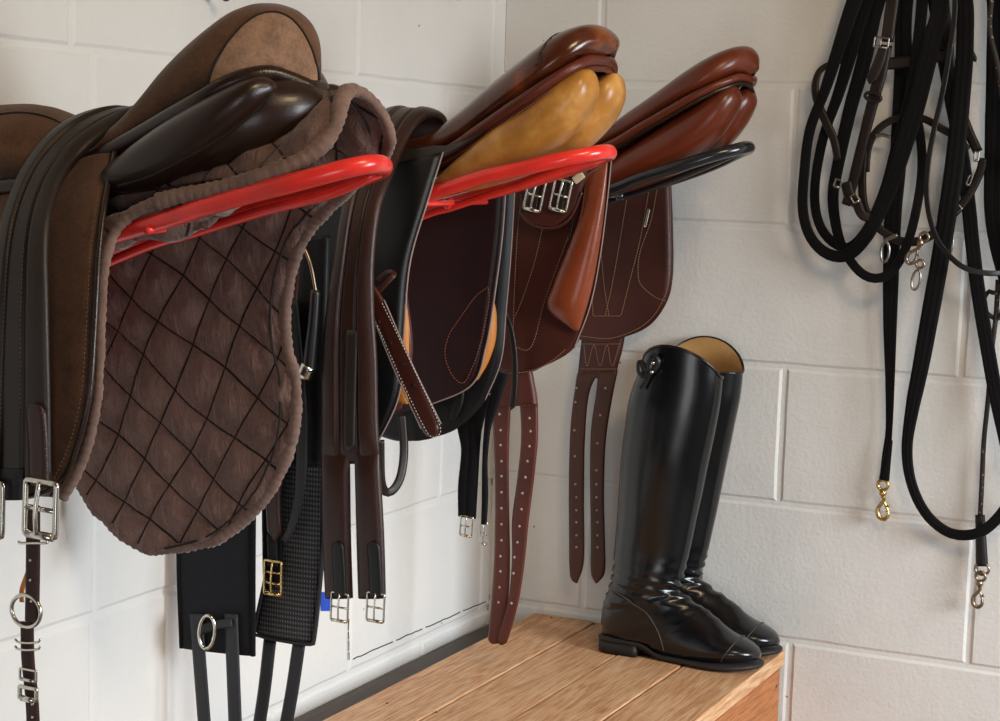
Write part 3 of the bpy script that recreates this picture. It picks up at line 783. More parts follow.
# straps under the end, with chapes and buckles
for cx, lo, wd in ((37, 388, 22), (-16, 388, 22)):
    Lq = [(cx - wd * .5, 440, -1.512), (cx - wd * .5, 492, -1.512)]
    Rq = [(cx + wd * .5, 440, -1.512), (cx + wd * .5, 492, -1.512)]
    w_ = .024
    rb = ribbon([(cx + 2, 486, -1.510), (cx + 1, 445, -1.510), (cx - 2, 403, -1.510)], w_, .004, n=40, ends='round')
    tb_ = put('buckle_chape', *rb, MT['girth'], g1)
    stitches([(cx - 7, 478, -1.5115), (cx - 8, 430, -1.5115), (cx - 3, 409, -1.5115), (cx + 7, 420, -1.5115), (cx + 10, 478, -1.5115)], r=.0005).put('stitching', MT['stitchd'], g1)
    b_ = buckle(atY(cx + 4, 483, -1.512), .036, .050, .03, g1, r=.0028, bars=2)
put('strap_end', *patch([(P3((-24, 468, -1.503))), P3((-22, 500, -1.503))], [P3((28, 468, -1.503)), P3((24, 500, -1.503))], .006), MT['black_lea'], g1)

# ================================================================== HALTER STRAP BELOW IT
hs = thing('nylon_strap', 'brown ribbed strap with ring and silver buckles hanging at the far left', 'strap', (.12, -1.50, .95))
yh = -1.497
put('upper_strap', *ribbon([(33, 505, yh), (33, 560, yh), (32, 622, yh)], .0175, .003), MT['nylon'], hs)
put('lower_strap', *ribbon([(27, 622, yh), (28, 660, yh), (32, 700, yh), (34, 745, yh)], .0165, .003), MT['nylon'], hs)
put('under_strap', *ribbon([(29, 570, yh + .006), (22, 590, yh + .006), (22, 602, yh + .006)], .006, .002), MT['orange'], hs)
put('ring', *ringv(atY(26, 611, yh), .0175, .0155, .0021), MT['nickel'], hs)
put('keeper', *tube(PX([(19, 541), (20, 543), (33, 543), (46, 543), (47, 541)], yh - .003), .0014, n=7), MT['nickel'], hs)
for py in (642, 649): put('keeper', *tube(PX([(15, py - 3), (18, py), (28, py + 1), (38, py), (40, py - 3)], yh - .003), .0012, n=7), MT['nickel'], hs)
buckle(atY(28, 670, yh - .003), .0195, .010, 0, hs, r=.0013, bars=1, prong=False)
buckle(atY(28, 688, yh - .003), .020, .011, 0, hs, r=.0022, bars=1, prong=False)
singles([(31, 560), (31, 580), (32, 601), (33, 704), (33, 717)], yh - .001, .0014, .0015, 8, 'eyelet', MT['nickel'], hs)

# ================================================================== SADDLE 2 (chestnut seat, tan panels)
s2 = thing('jumping_saddle', 'polished chestnut saddle with tan cushioned panels on the second red rack', 'saddle', (.3, Y2, 1.45))
T = [atY(300, 150, Y2), atY(320, 118, Y2), atY(345, 112, Y2), atY(375, 124, Y2), (410, 137), (440, 130), (470, 108), (505, 79), (540, 53), (568, 33), (590, 25), (604, 27), (615, 37), (617, 50)]
Nn = [atY(280, 190, Y2 - .03), atY(295, 172, Y2 - .06), atY(320, 168, Y2 - .065), atY(350, 168, Y2 - .06), (385, 166), (420, 157), (450, 146), (478, 127), (508, 106), (532, 90), (553, 76), (573, 64), (588, 57), (602, 57)]
ws = [.03, .06, .065, .06, .052, .050, .055, .066, .077, .080, .074, .060, .036, .008]
v, f, rim, R = seat_loft(T, Nn, ws, Y2, pw=.62)
put('seat', v, f, MT['seat2'], s2)
put('welt', *tube([p + Vector((.001, -.001, -.004)) for p in rim[24:]] + [Vector((p.x + .001, 2 * Y2 - p.y, p.z - .004)) for p in rim[24:][::-1]], .0068, n=12, res=240), MT['welt2'], s2)
put('panel_piping', *tube([p + Vector((.0, .004, -.0135)) for p in rim[24:]] + [Vector((p.x, 2 * Y2 - p.y - .004, p.z - .0135)) for p in rim[24:][::-1]], .0045, n=10, res=220), MT['welt2'], s2)
stitches([p + Vector((0, -.001, -.0175)) for p in rim[34:78]], r=.0005).put('stitching', MT['stitch'], s2)
put('seat_seam', *tube([R[i][5] + (R[i][5] - Vector((R[i][5].x, Y2, R[i][5].z - .05))).normalized() * .0008 for i in range(44, 58)][:1] + [R[54][j] + Vector((0, -.0008, .0005)) for j in range(1, 8)], .0007, n=5, res=30), MT['thread'], s2)
# skirt: dark leather from the dip forward
Lw = PX([(375, 176), (400, 158), (430, 148)], Y2 - .062); 
put('skirt', *patch([P3((350, 160, Y2 - .07)), P3((385, 150, Y2 - .068)), P3((425, 146, Y2 - .064)), P3((460, 143, Y2 - .064)), P3((492, 124, Y2 - .070))],
                    [P3((350, 190, Y2 - .085)), P3((385, 178, Y2 - .085)), P3((420, 168, Y2 - .080)), P3((455, 151, Y2 - .072)), P3((498, 123, Y2 - .072))], .005, pair=True), MT['girthdk'], s2)
top = [(428, 190), (450, 168), (478, 144), (505, 121), (535, 98), (560, 79), (578, 70), (589, 69), (594, 74)]
bo = [(430, 193), (450, 189), (478, 180), (505, 172), (535, 161), (560, 146), (580, 126), (592, 106), (597, 90)]
wy = [.008, .024, .033, .038, .040, .039, .034, .025, .010]
pn = panel(top, bo, wy, Y2 - .043)
put('panel', *pn, MT['tan'], s2); put('panel', *mirror(pn, Y2), MT['tan'], s2)
# near flap (dark) seen behind the hanging girth
Lf = [(300, 190), (292, 260), (288, 340), (288, 400), (288, 452), (300, 466)]
Rf = [(442, 152), (427, 200), (409, 262), (403, 330), (398, 395), (372, 452)]
fy = [-.085, -.105, -.125, -.135, -.14, -.143]
Lw = [atY(p[0], p[1], Y2 + d) for p, d in zip(Lf, fy)]; Rw = [atY(p[0], p[1], Y2 + d) for p, d in zip(Rf, fy)]
nf = patch(Lw, Rw, .005, nu=16, pair=True, bulge=.003)
put('flap', *nf, MT['black_lea'], s2)
put('cut_edge', *tube([p + Vector((.0012, .0005, 0)) for p in Rw], .0011, n=6, res=60), MT['cut'], s2)
put('knee_roll', *panel([(402, 298), (407, 306), (409, 325), (409, 350), (409, 380), (408, 404)], [(394, 300), (394, 306), (394, 325), (392, 350), (391, 380), (392, 402)], [.002, .006, .008, .008, .008, .003], Y2 - .115), MT['orange'], s2)
put('inner_flap', *patch([P3((385, 235, Y2 - .10)), P3((380, 280, Y2 - .115)), P3((380, 380, Y2 - .12)), P3((387, 415, Y2 - .12))], [P3((408, 235, Y2 - .10)), P3((406, 280, Y2 - .115)), P3((413, 350, Y2 - .112)), P3((402, 408, Y2 - .112))], .004, pair=True), MT['ox'], s2)
# far flaps: dark inner sweat flap with the tan block behind, black outer flap beyond
yf = Y2 + .135
Lf = [(360, 200), (352, 260), (350, 320), (352, 370), (365, 400), (395, 414)]
Rf = [(507, 176), (503, 235), (496, 290), (487, 345), (472, 385), (425, 407)]
iw = patch(PX(Lf, yf), PX(Rf, yf), .005, nu=16, pair=True)
put('sweat_flap', *iw, MT['inner'], s2)
put('cut_edge', *tube([p + Vector((0, -.002, 0)) for p in PX(Rf, yf)], .0012, n=6, res=60), MT['cut'], s2)
stitches([(488, 287), (476, 296), (462, 315), (449, 335), (445, 355), (452, 375), (463, 383), (472, 368), (480, 345), (486, 318), (489, 300), (488, 287)], yf - .003, r=.0006).put('stitching', MT['stitchr'], s2)
put('thigh_block', *panel([(494, 300), (496, 315), (495, 340), (488, 362), (478, 380)], [(484, 300), (476, 315), (470, 340), (468, 362), (470, 380)], [.002, .010, .012, .010, .002], yf + .012), MT['orange'], s2)
yo = Y2 + .155
Lf = [(345, 200), (335, 280), (335, 350), (345, 390), (362, 425), (392, 440), (418, 441)]
Rf = [(516, 180), (512, 250), (507, 310), (502, 360), (486, 400), (458, 428), (430, 439)]
put('flap', *patch(PX(Lf, yo), PX(Rf, yo), .005, nu=16, pair=True), MT['black_lea'], s2)
put('cut_edge', *tube([p + Vector((0, -.003, 0)) for p in PX(Rf[:5], yo)], .0008, n=6, res=50), MT['cut'], s2)
put('girth_keeper', *ribbon([(459, 385, yo - .006), (458, 402, yo - .006), (452, 420, yo - .006)], [.018, .016, .010], .003, ends='round'), MT['black_lea'], s2)

# ================================================================== STIRRUP LEATHER
sl = thing('stirrup_leather', 'oxblood perforated stirrup leather slanting across the dark flap', 'stirrup leather', (.3, -.925, 1.2))
ys = Y2 - .165
put('strap', *ribbon([(366, 286, ys), (378, 306, ys), (395, 345, ys), (412, 385, ys), (429, 424, ys), (435, 437, ys)], [.020, .024, .024, .024, .024, .023], .004, ends='round'), MT['ox'], sl)
for a, b in (((384, 300), (441, 424)), ((370, 310), (421, 429))):
    put('painted_edge', *line([a, ((a[0] + b[0]) / 2 - 2, (a[1] + b[1]) / 2 - 1), b], ys - .002, r=.0009), MT['cut'], sl)
stitches([(382, 303), (400, 340), (419, 380), (438, 421), (440, 433), (432, 437), (424, 427), (405, 388), (388, 350), (372, 314)], ys - .0028, r=.00055).put('stitching', MT['stitchw'], sl)
singles([(379, 322), (391, 343), (404, 364), (414, 385)], ys - .001, .0027, .0022, 10, 'punched_hole', MT['holed'], sl)
put('loop', *ribbon([(366, 296, ys + .01), (378, 291, ys + .01), (389, 280, ys + .012), (394, 274, ys + .018), (388, 272, ys + .026), (378, 280, ys + .03)], .007, .003, side=Vector((.6, -1, .5))), MT['ox'], sl)

# ================================================================== GIRTH OVER SADDLE 2
g2 = thing('leather_girth', 'reddish brown padded girth hanging right of the quilted pad, ending in two buckles', 'girth', (.25, Y2 - .17, 1.2), 'padded leather girths')
yg = Y2 - .185
Lp = [(321, 464, yg), (322, 420, yg), (322, 360, yg), (326, 310, yg), (334, 260, yg + .004), (342, 210, yg + .016), (352, 170, yg + .045), (366, 135, yg + .09), (378, 116, yg + .14), (388, 111, yg + .185), (398, 120, yg + .24), (402, 160, yg + .28)]
Rp = [(380, 464, yg), (378, 420, yg), (377, 360, yg), (374, 310, yg), (374, 260, yg + .004), (380, 210, yg + .016), (392, 176, yg + .045), (404, 148, yg + .09), (418, 124, yg + .14), (434, 113, yg + .185), (448, 122, yg + .24), (452, 160, yg + .28)]
put('girth_body', *patch([P3(p) for p in Lp], [P3(p) for p in Rp], .015, prof=girthprof, nu=36, pair=True, taper0=.07), MT['girth'], g2)
put('leg', *patch(PX([(321, 446), (322, 530), (325, 598)], yg), PX([(350, 446), (351, 530), (353, 598)], yg), .0135, prof=padp, nu=12, taper0=.2), MT['girth'], g2)
put('leg', *patch(PX([(354, 446), (356, 530), (358, 598)], yg), PX([(379, 446), (384, 530), (386, 598)], yg), .0135, prof=padp, nu=12, taper0=.2), MT['girth'], g2)
put('centre_keeper', *ribbon([(352, 330, yg - .007), (350, 400, yg - .007), (349, 452, yg - .007)], .0175, .003, ends='round'), MT['girthdk'], g2)
for cx in (339, 375):
    put('buckle_chape', *ribbon([(cx + 1, 597, yg - .0085), (cx, 570, yg - .0085), (cx - 2, 541, yg - .0085)], .0185, .003, n=40, ends='round'), MT['black_lea'], g2)
    buckle(atY(cx + 1, 594, yg - .008), .0235, .0335, .02, g2, r=.0014, bars=2)

# ================================================================== MATERIAL HANGING NEAR THE WALL
g3 = thing('elastic_girth', 'wide black webbing girth with a silver ring and two hanging straps beside the white wall', 'girth', (.06, Y2 - .12, 1.1))
yb = Y2 - .190
put('girth_body', *patch(PX([(186, 235), (182, 380), (180, 470), (179, 560), (181, 648)], yb), PX([(258, 235), (256, 380), (254, 470), (253, 560), (254, 656)], yb), .008, prof=padp, nu=16), MT['elastic'], g3)
put('side_edge', *tube(PX([(182, 380), (180, 470), (179, 560), (182, 648)], yb), .0035, n=8), MT['neo'], g3)
put('side_edge', *tube(PX([(256, 380), (254, 470), (253, 560), (253, 656)], yb), .0035, n=8), MT['neo'], g3)
for (p, q) in (((196, 614), (206, 745)), ((231, 614), (236, 745))):
    put('hanging_strap', *ribbon([(p[0], p[1], yb - .008), ((p[0] + q[0]) / 2, (p[1] + q[1]) / 2, yb - .008), (q[0], q[1], yb - .008)], .0205, .003), MT['greystrap'], g3)
put('ring_strap', *ribbon([(196, 632, yb - .012), (216, 625, yb - .014), (232, 623, yb - .012)], .012, .003, side=Vector((0, -1, 0))), MT['greystrap'], g3)
put('ring', *ringv(atY(207, 632, yb - .018), .0105, .0215, .0024, ang=.1, yaw=.2), MT['nickel'], g3)

g4 = thing('mesh_girth', 'dark mesh-faced girth with bound edge and two straps, hanging left of the brown girth', 'girth', (.14, Y2 - .15, 1.1))
ym = Y2 - .158
put('girth_body', *patch(PX([(292, 420), (280, 500), (268, 570), (255, 632)], ym), PX([(326, 420), (325, 500), (320, 575), (313, 643)], ym), .010, prof=padp, nu=18), MT['mesh'], g4)
put('binding', *tube(PX([(292, 420), (279, 500), (267, 570), (255, 628), (258, 635), (285, 641), (309, 644), (314, 640), (321, 575), (326, 500), (327, 420)], ym - .002), .0028, n=8, res=80), MT['greystrap'], g4)
for (p, q) in (((270, 640), (256, 745)), ((299, 644), (282, 745))):
    put('hanging_strap', *ribbon([(p[0], p[1], ym), ((p[0] + q[0]) / 2 + 1, (p[1] + q[1]) / 2, ym), (q[0], q[1], ym)], .019, .003), MT['greystrap'], g4)
put('upper_strap', *patch(PX([(300, 235), (294, 330), (290, 466)], ym - .004), PX([(330, 235), (328, 330), (327, 466)], ym - .004), .008), MT['black_lea'], g4)
g5 = thing('buckle_strap', 'black strap with a brass buckle and brown leather tab in front of the mesh girth', 'strap', (.12, Y2 - .18, 1.15))
yk = Y2 - .178
put('back_strap', *ribbon([(276, 300, yk + .006), (272, 440, yk + .006), (272, 520, yk + .006), (273, 588, yk + .006)], .030, .003, ends='round'), MT['neo'], g5)
put('curved_strap', *ribbon([(292, 300, yk), (301, 400, yk), (302, 440, yk), (300, 490, yk), (292, 525, yk), (284, 541, yk)], [.016, .016, .015, .010], .004), MT['greystrap'], g5)
put('leather_tab', *ribbon([(280, 300, yk - .004), (276, 440, yk - .004), (273, 500, yk - .004), (275, 542, yk - .004)], .021, .004, ends='round'), MT['girth'], g5)
put('buckle_tongue', *ribbon([(272, 535, yk - .002), (273, 566, yk - .002)], .015, .003), MT['elastic'], g5)
buckle(atY(273, 562, yk - .008), .025, .0405, .0, g5, mat='brass', r=.0016, bars=3)
# black rod and wire behind pad
g6 = thing('lunge_hook', 'curved metal wire running into a black sleeve with a silver collar beside the pad', 'hook', (.14, Y2 - .17, 1.25))
yq = Y2 - .190
put('wire', *tube(PX([(302, 244), (306, 252), (311, 266), (316, 292)], yq), .0022, n=9), MT['bronze'], g6)
put('sleeve', *tube(PX([(316, 290), (314, 320), (311, 350), (309, 371)], yq), [.0062, .0068, .0078, .0082], n=14), MT['rubber'], g6)
put('collar', *tube(PX([(309, 365), (304, 377)], yq), .0098, n=18, res=4), MT['nickel'], g6)
# loop of brown strap under the saddle
lp = put('strap_loop', *ribbon([(402, 415, yf), (404, 450, yf), (401, 475, yf - .01), (394, 489, yf - .02), (386, 492, yf - .03), (381, 480, yf - .04), (380, 440, yf - .045)], .0125, .003, side=Vector((.8, -1, 0))), MT['bridle'])
tag(lp, 'narrow dark brown strap loop hanging below the flap right of the padded girth', 'strap')
# ================================================================== BLACK GIRTH ON FAR SIDE OF SADDLE 2
g7 = thing('short_girth', 'black girth end with two silver buckles hanging below the dark flap near the corner', 'girth', (.3, -.56, 1.05))
yz = Y2 + .185
put('strap', *patch(PX([(460, 395), (457, 425), (461, 450), (458, 485), (458, 516)], yz), PX([(492, 395), (483, 425), (480, 450), (478, 485), (476, 519)], yz), .007, prof=ribp(2, .5), nu=16), MT['neo'], g7)
buckle(atY(467, 517, yz - .002), .0185, .0270, .05, g7, r=.0014, bars=2)
put('strap', *ribbon([(502, 372, yz - .01), (494, 402, yz - .01), (488, 425, yz - .008), (485, 460, yz), (485, 495, yz), (484, 524, yz)], [.020, .017, .010, .008, .0105, .009], .007, side=Vector((0, -1, 0))), MT['neo'], g7)
buckle(atY(484, 523, yz), .0095, .0300, .0, g7, r=.0014, bars=2)

# ================================================================== SADDLE 3 (red-brown)
s3 = thing('jumping_saddle', 'red-brown leather saddle on the black rack closest to the corner', 'saddle', (.3, Y3, 1.45))
T = [atY(470, 140, Y3), atY(490, 118, Y3), atY(515, 112, Y3), (545, 120), (580, 130), (612, 126), (640, 107), (668, 88), (696, 68), (720, 54), (738, 47), (750, 47), (757, 55), (759, 68)]
Nn = [atY(455, 180, Y3 - .03), atY(470, 165, Y3 - .06), atY(495, 160, Y3 - .065), (530, 160), (560, 157), (588, 151), (615, 140), (640, 125), (666, 110), (690, 96), (712, 85), (729, 78), (740, 75), (749, 77)]
ws = [.03, .06, .065, .06, .055, .055, .058, .066, .074, .076, .068, .052, .030, .008]
v, f, rim, R = seat_loft(T, Nn, ws, Y3, pw=.6)
put('seat', v, f, MT['seat3'], s3)
put('welt', *tube([p + Vector((.001, -.002, -.003)) for p in rim[24:]] + [Vector((p.x + .001, 2 * Y3 - p.y + .002, p.z - .003)) for p in rim[24:][::-1]], .0058, n=12, res=240), MT['seat3'], s3)
put('panel_piping', *tube([p + Vector((.0, .003, -.0115)) for p in rim[24:]] + [Vector((p.x, 2 * Y3 - p.y - .003, p.z - .0115)) for p in rim[24:][::-1]], .0035, n=10, res=220), MT['darkbrown'], s3)
top = [(570, 190), (600, 170), (630, 149), (660, 129), (690, 109), (713, 94), (728, 86), (736, 86), (739, 92)]
bo = [(570, 198), (600, 200), (630, 190), (660, 178), (690, 162), (713, 144), (728, 126), (737, 110), (741, 101)]
wy = [.01, .026, .034, .038, .040, .038, .032, .022, .010]
pn = panel(top, bo, wy, Y3 - .036)
put('panel', *pn, MT['seat3'], s3); put('panel', *mirror(pn, Y3), MT['seat3'], s3)
put('panel_tag', *ribbon([(735, 91, Y3 - .03), (741, 84, Y3 - .02), (748, 84, Y3 + .01), (752, 92, Y3 + .03)], .010, .004), MT['darkbrown'], s3)
# near flap with thigh block
yn3 = Y3 - .165
Lf = [(478, 200), (472, 250), (470, 300), (474, 340), (490, 366), (515, 374)]
Rf = [(612, 150), (607, 200), (600, 255), (590, 305), (574, 348), (535, 371)]
put('flap', *patch(PX(Lf, yn3), PX(Rf, yn3), .005, nu=16, pair=True, bulge=.003), MT['oxflap'], s3)
put('cut_edge', *tube([p + Vector((.0008, -.001, 0)) for p in PX(Rf[:5], yn3)], .0011, n=6, res=60), MT['cut'], s3)
put('thigh_block', *panel([(608, 160), (605, 200), (600, 240), (593, 280), (586, 308), (579, 330)], [(586, 175), (580, 215), (568, 250), (555, 283), (549, 308), (574, 331)], [.003, .010, .016, .020, .020, .004], yn3 - .008, k=8), MT['block3'], s3)
st = MB()
for L_ in ([(521, 195), (517, 240), (514, 300), (513, 346)], [(513, 346), (531, 347), (545, 300), (565, 245), (573, 222)], [(545, 215), (535, 260), (522, 300), (513, 320)], [(505, 374), (530, 371), (550, 362), (566, 349)], [(602, 195), (597, 240), (588, 290), (578, 325)]):
    lines_of([L_], yn3 - .0062, MT['stitch'], s3, .00055)
put('name_tag', *ribbon([(575, 205, yn3 - .007), (569, 240, yn3 - .007)], .005, .002), MT['girthdk'], s3)
# far flap
yf3 = -.040
Lf = [(560, 195), (552, 240), (548, 290), (552, 320), (568, 336), (598, 343)]
Rf = [(671, 175), (673, 225), (673, 275), (666, 304), (646, 328), (610, 342)]
put('flap', *patch(PX(Lf, yf3), PX(Rf, yf3), .005, nu=16, pair=True), MT['oxflap'], s3)
st = MB()
for L_ in ([(670, 182), (670.5, 225), (670, 272), (663, 300), (645, 324), (612, 338), (580, 336)], [(628, 190), (620, 240), (612, 285), (605, 316)], [(596, 200), (600, 240), (604, 285), (609, 316)], [(649, 190), (640, 240), (630, 280), (621, 316)], [(593, 316), (621, 316)], [(591, 275), (593, 316)], [(657, 190), (651, 220), (640, 252), (638, 272), (641, 285), (655, 297), (666, 301)]):
    lines_of([L_], yf3 - .0035, MT['stitch'], s3, .0007)
put('maker_plate', *ribbon([(649, 209, yf3 - .004), (645, 227, yf3 - .004)], .0055, .0016), MT['nickel'], s3)
# far billets
yb3 = yf3 + .002
bl = patch(PX([(582, 336), (580, 352), (578, 372), (576, 380)], yb3), PX([(625, 336), (622, 352), (618, 366), (616, 376)], yb3), .004)
put('billet_base', *bl, MT['oxflap'], s3)
st = MB()
q = stitches([(584, 346), (587, 366), (594, 345), (600, 366), (607, 345), (612, 366), (619, 345)], yb3 - .0028, r=.0006); st.add((q.v, q.f))
q = stitches([(581, 344), (621, 344)], yb3 - .0028, r=.0006); st.add((q.v, q.f)); q = stitches([(580, 369), (617, 369)], yb3 - .0028, r=.0006); st.add((q.v, q.f))
# stitch zigzag has sharp turns
st.put('stitching', MT['stitch'], s3)
def billet(Lp, Rp, y, holes, mat, parent, name='billet_strap'):
    b = put(name, *patch([P3(p, y) for p in Lp], [P3(p, y) for p in Rp], .0042, nt=50), mat, parent)
    singles([P3(h, y) + Vector((0, -.0022, 0)) for h in holes], None, .0021, .0008, 10, 'punched_hole', MT['hole'], b)
    return b
bm_ = leather('billet_leather', (.075, .024, .012), rough=.42, mott=.3)
billet([(577, 374), (571, 420), (569, 470), (569, 530), (570, 575), (576, 583)], [(599, 371), (589, 395), (585, 440), (584, 500), (584, 560), (577.5, 583)], yb3, [(577, 388), (576, 402), (575, 430), (575.5, 456), (576, 484), (577, 497), (577, 510), (577, 522), (577, 535), (577, 547)], bm_, s3)
billet([(598, 372), (596, 395), (591, 430), (590, 480), (591, 530), (591, 572), (596, 583)], [(618, 370), (612, 400), (606, 440), (604, 490), (605, 540), (605, 572), (597.5, 583)], yb3, [(606, 388), (601, 415), (598, 443), (597, 470), (597, 484), (597, 497), (597.5, 510), (598, 522), (598, 535), (598, 547)], bm_, s3)
# near billets
bn = leather('red_billet_leather', (.095, .022, .014), rough=.38, mott=.3)
yq3 = yn3 + .006
put('billet_base', *patch(PX([(486, 355), (490, 380), (492, 400), (493, 407)], yq3), PX([(530, 355), (534, 378), (537, 394), (538, 405)], yq3), .004), bn, s3)
billet([(492, 404), (494, 450), (495, 500), (494, 560), (491, 605), (488, 638), (491, 643)], [(511, 404), (509, 450), (509, 500), (510, 560), (508, 600), (500, 640), (494, 644)], yq3, [(500, 414), (501, 430), (501, 445), (502, 461), (502, 476), (502, 492), (502, 508), (502, 524), (502, 540), (501, 556), (501, 571), (500, 587), (499, 602)], bn, s3)
billet([(520, 404), (521, 440), (517, 480), (512, 520), (512, 560), (508, 600), (498, 636), (499, 644)], [(538, 404), (538, 440), (534, 480), (529, 520), (525, 560), (519, 600), (508, 640), (503, 645)], yq3 - .004, [(530, 418), (531, 431), (530, 446), (528, 461), (526, 477), (523, 493), (522, 509), (520, 526), (518, 542), (515, 557), (514, 573), (512, 603)], bn, s3)

# girth end with pair of buckles lying on saddle 3
g8 = thing('buckle_tab', 'rounded brown leather tab with two square silver buckles hanging under the second red rack', 'girth', (.37, -.41, 1.42))
yt = yn3 - .022
put('leather_tab', *patch(PX([(536, 168), (526, 195), (521, 214), (530, 223)], yt), PX([(590, 165), (583, 188), (574, 212), (556, 227)], yt), .006, prof=padp, nu=14), MT['ox'], g8)
put('tab_edge', *tube(PX([(524, 200), (521, 213), (530, 223), (545, 228), (560, 226), (572, 215), (582, 192)], yt - .001), .0022, n=8), MT['ox'], g8)
put('felt_edge', *ribbon([(574, 181, yt - .005), (583, 174, yt - .005)], .012, .004), MT['cream'], g8)
for cx in (534, 560):
    put('billet_end', *ribbon([(cx + 5, 176, yt - .004), (cx + 2, 190, yt - .004), (cx - 1, 212, yt - .004)], .014, .003), MT['darkbrown'], g8)
    buckle(atY(cx + 4, 181, yt - .008), .0265, .0430, .20, g8, r=.0021, bars=2)
# slim strap end hanging in front of saddle 3
sp = put('strap_end', *ribbon([(500, 260, yt), (503, 305, yt), (511, 330, yt), (515, 360, yt), (514, 395, yt), (511, 410, yt)], [.006, .008, .0095, .0095, .0105, .011], .004, ends='round'), MT['bridle'])
tag(sp, 'slim dark strap with rounded tip hanging against the chestnut flap above the billets', 'strap')

# ================================================================== BOOTS
def boot(name, label, yc, dx, outer, mirror_=False):
    """sections given as back/front points in boot-local px taken on plane YB"""
    YB = -.145
    st_ = [((646, 368), (724, 376), .054), ((637, 385), (723, 390), .056), ((630, 410), (720, 412), .058), ((625, 450), (712, 450), .058), ((621, 500), (702, 500), .053), ((618, 545), (692, 545), .046), ((616, 572), (686, 572), .041),
           ((611, 590), (682, 585), .039), ((606, 606), (684, 592), .038), ((604, 624), (690, 597), .038), ((605, 640), (698, 603), .038), ((613, 650), (705, 607), .037), ((634, 653), (712, 612), .036), ((660, 656), (720, 619), .038), ((688, 659), (728, 627), .043), ((712, 660), (736, 633), .046), ((735, 660), (747, 639), .042), ((752, 659), (757, 646), .028), ((761, 658), (762, 652), .008)]
    n = 28; k = 5
    def W(p): q = atY(p[0], p[1], YB); return Vector((q.x + dx, 0, q.z))
    Bk = catk([W(a) for a, b, w in st_], k); Fr = catk([W(b) for a, b, w in st_], k); Ws = lerpk([w * (.80 if i_ < 6 else .95) for i_, (a, b, w) in enumerate(st_)], k)
    X0 = atY(604, 655, YB).x + dx
    def stop(x):
        u = (x - X0 - .070) / .045; u = max(0, min(1, u)); u = u * u * (3 - 2 * u); return TOP + .026 - .0165 * u + .004 * max(0, (x - dx - .47) / .07) ** 2
    R = []; m = len(Bk)
    for i in range(m):
        a, b, w = Bk[i], Fr[i], Ws[i]; c = (a + b) / 2; h = (b - a) / 2; r = []
        for j in range(n):
            t = 2 * PI * j / n; ca = math.cos(t); sa = math.sin(t)
            q = c + h * ca; q = Vector((q.x, yc + w * sa * (1 - .12 * ca if i < 40 else 1), q.z))
            # creases at the ankle and over the vamp
            zz = q.z - TOP; am = math.exp(-((zz - .115) / .035) ** 2)
            q += Vector((ca, sa, 0)) * .0034 * am * math.sin(q.z * 420 + 3 * ca + 2 * sa + 2 * noise.noise(q * 25))
            av = math.exp(-((q.x - dx - .43) / .03) ** 2) * (1 if zz < .09 else 0)
            q.z += .0016 * av * math.sin(q.x * 330 + 2 * noise.noise(q * 30) + sa * 2)
            q += Vector((ca, sa, 0)) * .0012 * noise.noise(q * 18)
            if i > 48: q.z = max(q.z, stop(q.x) - .001)
            if i == 0 or i < 6:
                hh = max(0, math.cos(t - (PI * 1.5 if not outer else PI * .5) + .15 * (1 if not outer else -1)))
                q.z += (.047 * hh ** 1.1 - .003) * (1 - i / 6)
            r.append(q)
        R.append(r)
    t = thing(name, label, 'boot', (atY(680, 640, YB).x + dx, yc, TOP), None)
    # shaft + foot: outer skin open at the top, lining inside
    v, f = rings(R, cap=False); nv = len(v); f.append(tuple((m - 1) * n + j for j in range(n)))
    put('upper', v, f, MT['boot'], t)
    Ri = []
    for i in range(0, 30, 3):
        c = sum(R[i], Vector()) / n; Ri.append([c + (p - c) * .955 + Vector((0, 0, 0)) for p in R[i]])
    for rr, q in zip(Ri[0], R[0]): rr.z = q.z
    v1, f1 = rings([R[0]] + Ri, cap=False); f1.append(tuple(len(Ri) * n + j for j in range(n)))
    put('lining', v1, f1, MT['lining'], t)
    put('top_binding', *tube(R[0] + [R[0][0]], .0022, n=8, res=120, closed=True), MT['boot'], t)
    # sole and heel
    out = []
    xs_ = [atY(p, 655, YB).x + dx for p in (604, 612, 640, 665, 690, 712, 735, 752, 762, 764)]
    wv = [.018, .031, .033, .031, .037, .044, .043, .031, .015, .004]
    up = cat([Vector((x, yc + w, 0)) for x, w in zip(xs_, wv)], 40); dn = cat([Vector((x, yc - w, 0)) for x, w in zip(xs_, wv)], 40)
    ol = up + dn[::-1]
    def lift(x): q = x - dx; return .004 * max(0, (q - .47) / .07) ** 2
    def hz(x): 
        q = x - xs_[0]; return .010 * max(0, 1 - abs(q - .085) / .05)
    tp = [Vector((p.x, p.y, stop(p.x))) for p in ol]; bt_ = [Vector((p.x, p.y, max(TOP + .001, stop(p.x) - .0065))) for p in ol]
    put('sole', *rings([bt_, [p.lerp(q, .5) + (q - Vector((sum(a.x for a in tp) / 80, yc, q.z))).normalized() * .0012 for p, q in zip(bt_, tp)], tp]), MT['sole'], t)
    hl = [p for p in ol if p.x < xs_[0] + .070]
    ha = [Vector((p.x, p.y, TOP + .0008)) for p in hl]; hb = [Vector((p.x, p.y * 1.0, TOP + .0185)) for p in hl]
    put('heel', *rings([ha, hb]), MT['sole'], t)
    # toe cap seam and side seam
    i0 = 15 * k + 3
    put('toecap_seam', *tube([R[i0][j] + (R[i0][j] - Vector((R[i0][j].x, yc, TOP + .03))).normalized() * .0006 for j in range(-10, 11)], .0010, n=6, res=60), MT['seamdk'], t)
    sd = -1
    sm_ = [(674, 645), (671, 632), (667, 618), (660, 606), (645, 598), (630, 590), (617, 585)]
    pts = []
